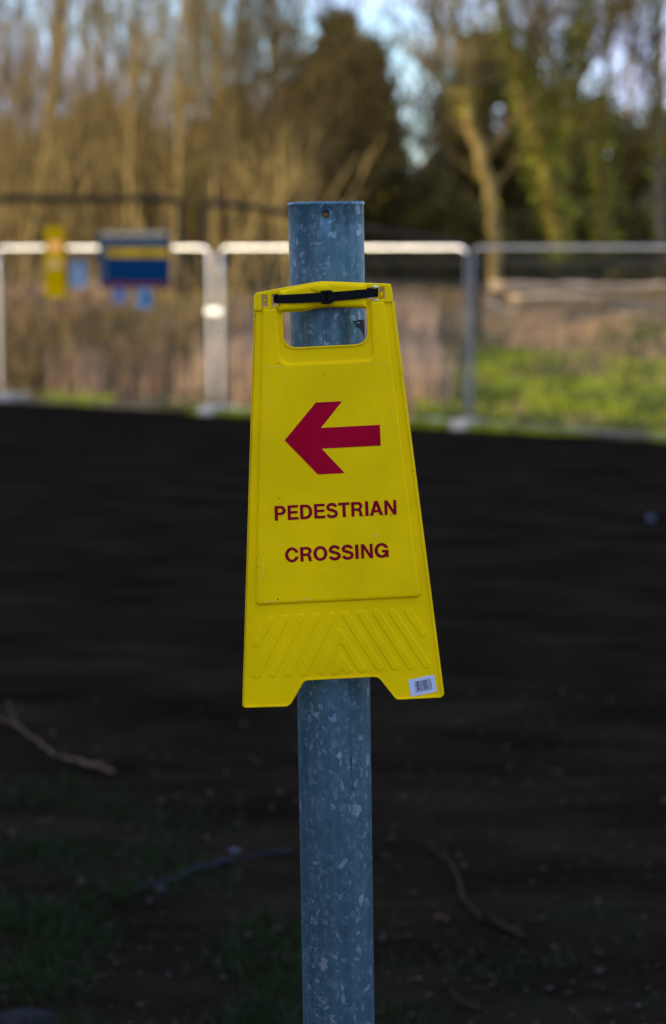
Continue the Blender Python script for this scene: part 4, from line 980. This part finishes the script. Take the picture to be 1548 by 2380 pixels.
# gravel and leaf litter near the foot
mb = MB(); qq = random.Random(9)
def pebble(mb, c, s):
    vs = [(c[0] + s * a * qq.uniform(.7, 1.3), c[1] + s * b_ * qq.uniform(.7, 1.3), c[2] + s * d * .6 * qq.uniform(.7, 1.2)) for a, b_, d in ((1, 0, 0), (0, 1, 0), (-1, 0, 0), (0, -1, 0), (0, 0, 1), (0, 0, -.6))]
    mb.add(vs, [(0, 1, 4), (1, 2, 4), (2, 3, 4), (3, 0, 4), (1, 0, 5), (2, 1, 5), (3, 2, 5), (0, 3, 5)])
for k in range(1500):
    y = 4.5 + 3.5 * qq.random() ** 1.6; x = qq.uniform(-.19, .19) * y
    if noise.noise(Vector((x * 2, y * 2, 4))) < -.05 and not (0 < x < .5 and y < 5.1): continue
    pebble(mb, (x, y, .012), qq.uniform(.003, .010))
o = mb.build('gravel', leafmat('gravel_stones', (.005, .004, .003), (.026, .019, .014), .9, 0)); tag(o, 'scattered small stones on the dark dirt', 'gravel', None, 'stuff')
mb = MB(); pts = []
for k in range(420):
    y = 4.5 + 4 * qq.random() ** 1.4; x = qq.uniform(-.19, .19) * y; pts.append(Vector((x, y, .018)))
for p in pts:
    a = Vector((qq.uniform(-.4, .4), qq.uniform(-.4, .4), 1)).normalized(); e = Matrix.Rotation(qq.uniform(0, 6.28), 3, a) @ a.orthogonal().normalized(); f = a.cross(e); s = qq.uniform(.008, .022)
    mb.add([p - e * s, p + f * s * .5, p + e * s + Vector((0, 0, .006)), p - f * s * .5], [(0, 1, 2, 3)])
o = mb.build('leaf_litter', leafmat('litter', (.006, .004, .003), (.040, .024, .016), .9, .1)); tag(o, 'dead leaves and bits strewn on the dark dirt', 'leaf litter', None, 'stuff')
# sticks, stones and litter on the ground
def stick(pts, wd, label, m, name='stick', side=()):
    P_ = [G(u, v, .02) for u, v in pts]; b = P_[0].copy(); b.z = 0; qd = random.Random(int(pts[0][1])); Q = []; n = 4
    for i in range(len(P_) - 1):
        for k in range(n): Q.append(P_[i].lerp(P_[i + 1], k / n) - b + Vector((0, qd.uniform(-.01, .01), qd.uniform(-.003, .01))))
    Q.append(P_[-1] - b); mb = MB(); mb.tube(Q, [wd * (.45 + .75 * i / len(Q)) for i in range(len(Q))], 8)
    for (i, du, dv) in side:
        e = G(pts[i][0] + du, pts[i][1] + dv, .06) - b; mb.tube([P_[i] - b, e], [wd * .6, wd * .25], 6)
    o = mb.build(name, m, None, True, b); tag(o, label, 'stick'); return o
m_st = mat('dry_stick', (.12, .07, .042), .9, spec=.1, var=(.045, .03, .02), scale=18, bump=.3)
m_sd = mat('dark_stick', (.016, .012, .009), .9, spec=.05, var=(.028, .019, .013), scale=18, bump=.3); m_sb = mat('bluish_stick', (.016, .020, .034), .8, spec=.1, var=(.010, .011, .016), scale=12)
stick([(-20, 1660), (40, 1690), (90, 1725), (130, 1758), (200, 1775), (262, 1792)], .0095, 'pale dry branch lying on the ground at the left edge', m_st, side=((1, -22, -60), (4, 60, -8)))
stick([(300, 2075), (390, 2045), (470, 2018), (545, 1998)], .008, 'straight bluish stick lying left of the post', m_sb)
stick([(560, 1996), (620, 1984), (680, 1978)], .006, 'short thin stick lying close beside the post', m_sb)
stick([(985, 1955), (1040, 2000), (1065, 2040), (1075, 2090), (1110, 2125), (1160, 2150), (1215, 2178)], .009, 'crooked dark branch lying right of the post', m_sd, side=((1, -10, -45), (4, 60, 10)))
stick([(70, 2292), (170, 2288), (250, 2264)], .006, 'thin brown stick in the grass at bottom left', m_sd, side=((1, 60, 20),))
stick([(1045, 2300), (1065, 2325), (1110, 2345)], .006, 'short pale stick at the bottom right of the post', m_sd)
stick([(1010, 2128), (1040, 2138)], .008, 'short tan chip of wood right of the post', m_st)
stick([(575, 1758), (608, 1778)], .009, 'short brown chip of wood on the dirt left of the post', m_sd)
def stone(u, v, s, label, m, name='stone'):
    p = G(u, v, 0); mb = MB(); qd = random.Random(int(u + v)); bm = bmesh.new(); bmesh.ops.create_icosphere(bm, subdivisions=2, radius=1)
    for vv in bm.verts: k = 1 + .25 * noise.noise(vv.co * 1.6 + Vector((u, v, 0))); vv.co = Vector((vv.co.x * s[0] * k, vv.co.y * s[1] * k, vv.co.z * s[2] * k))
    bm.verts.index_update(); mb.add([x.co for x in bm.verts], [[x.index for x in f.verts] for f in bm.faces]); bm.free()
    o = mb.build(name, m, None, False, (p.x, p.y, .004 + s[2] * .5)); tag(o, label, name); return o
m_s = mat('grey_stone', (.013, .014, .017), .9, spec=.05, var=(.007, .0075, .009), scale=20, bump=.4); m_w = mat('pale_stone', (.06, .07, .09), .8, spec=.1, var=(.04, .045, .06), scale=20)
stone(545, 1984, (.020, .016, .010), 'small pale stone lying by the end of the bluish stick', m_w)
stone(372, 2071, (.018, .014, .008), 'small bluish grey stone near the left end of the bluish stick', m_w)
stone(60, 2375, (.085, .06, .012), 'flat grey stone at the bottom left corner', m_s)
stone(1512, 1212, (.035, .03, .03), 'crumpled white scrap on the dark track at the right edge', mat('white_scrap', (.06, .07, .10), .8, spec=.1), 'litter_scrap')
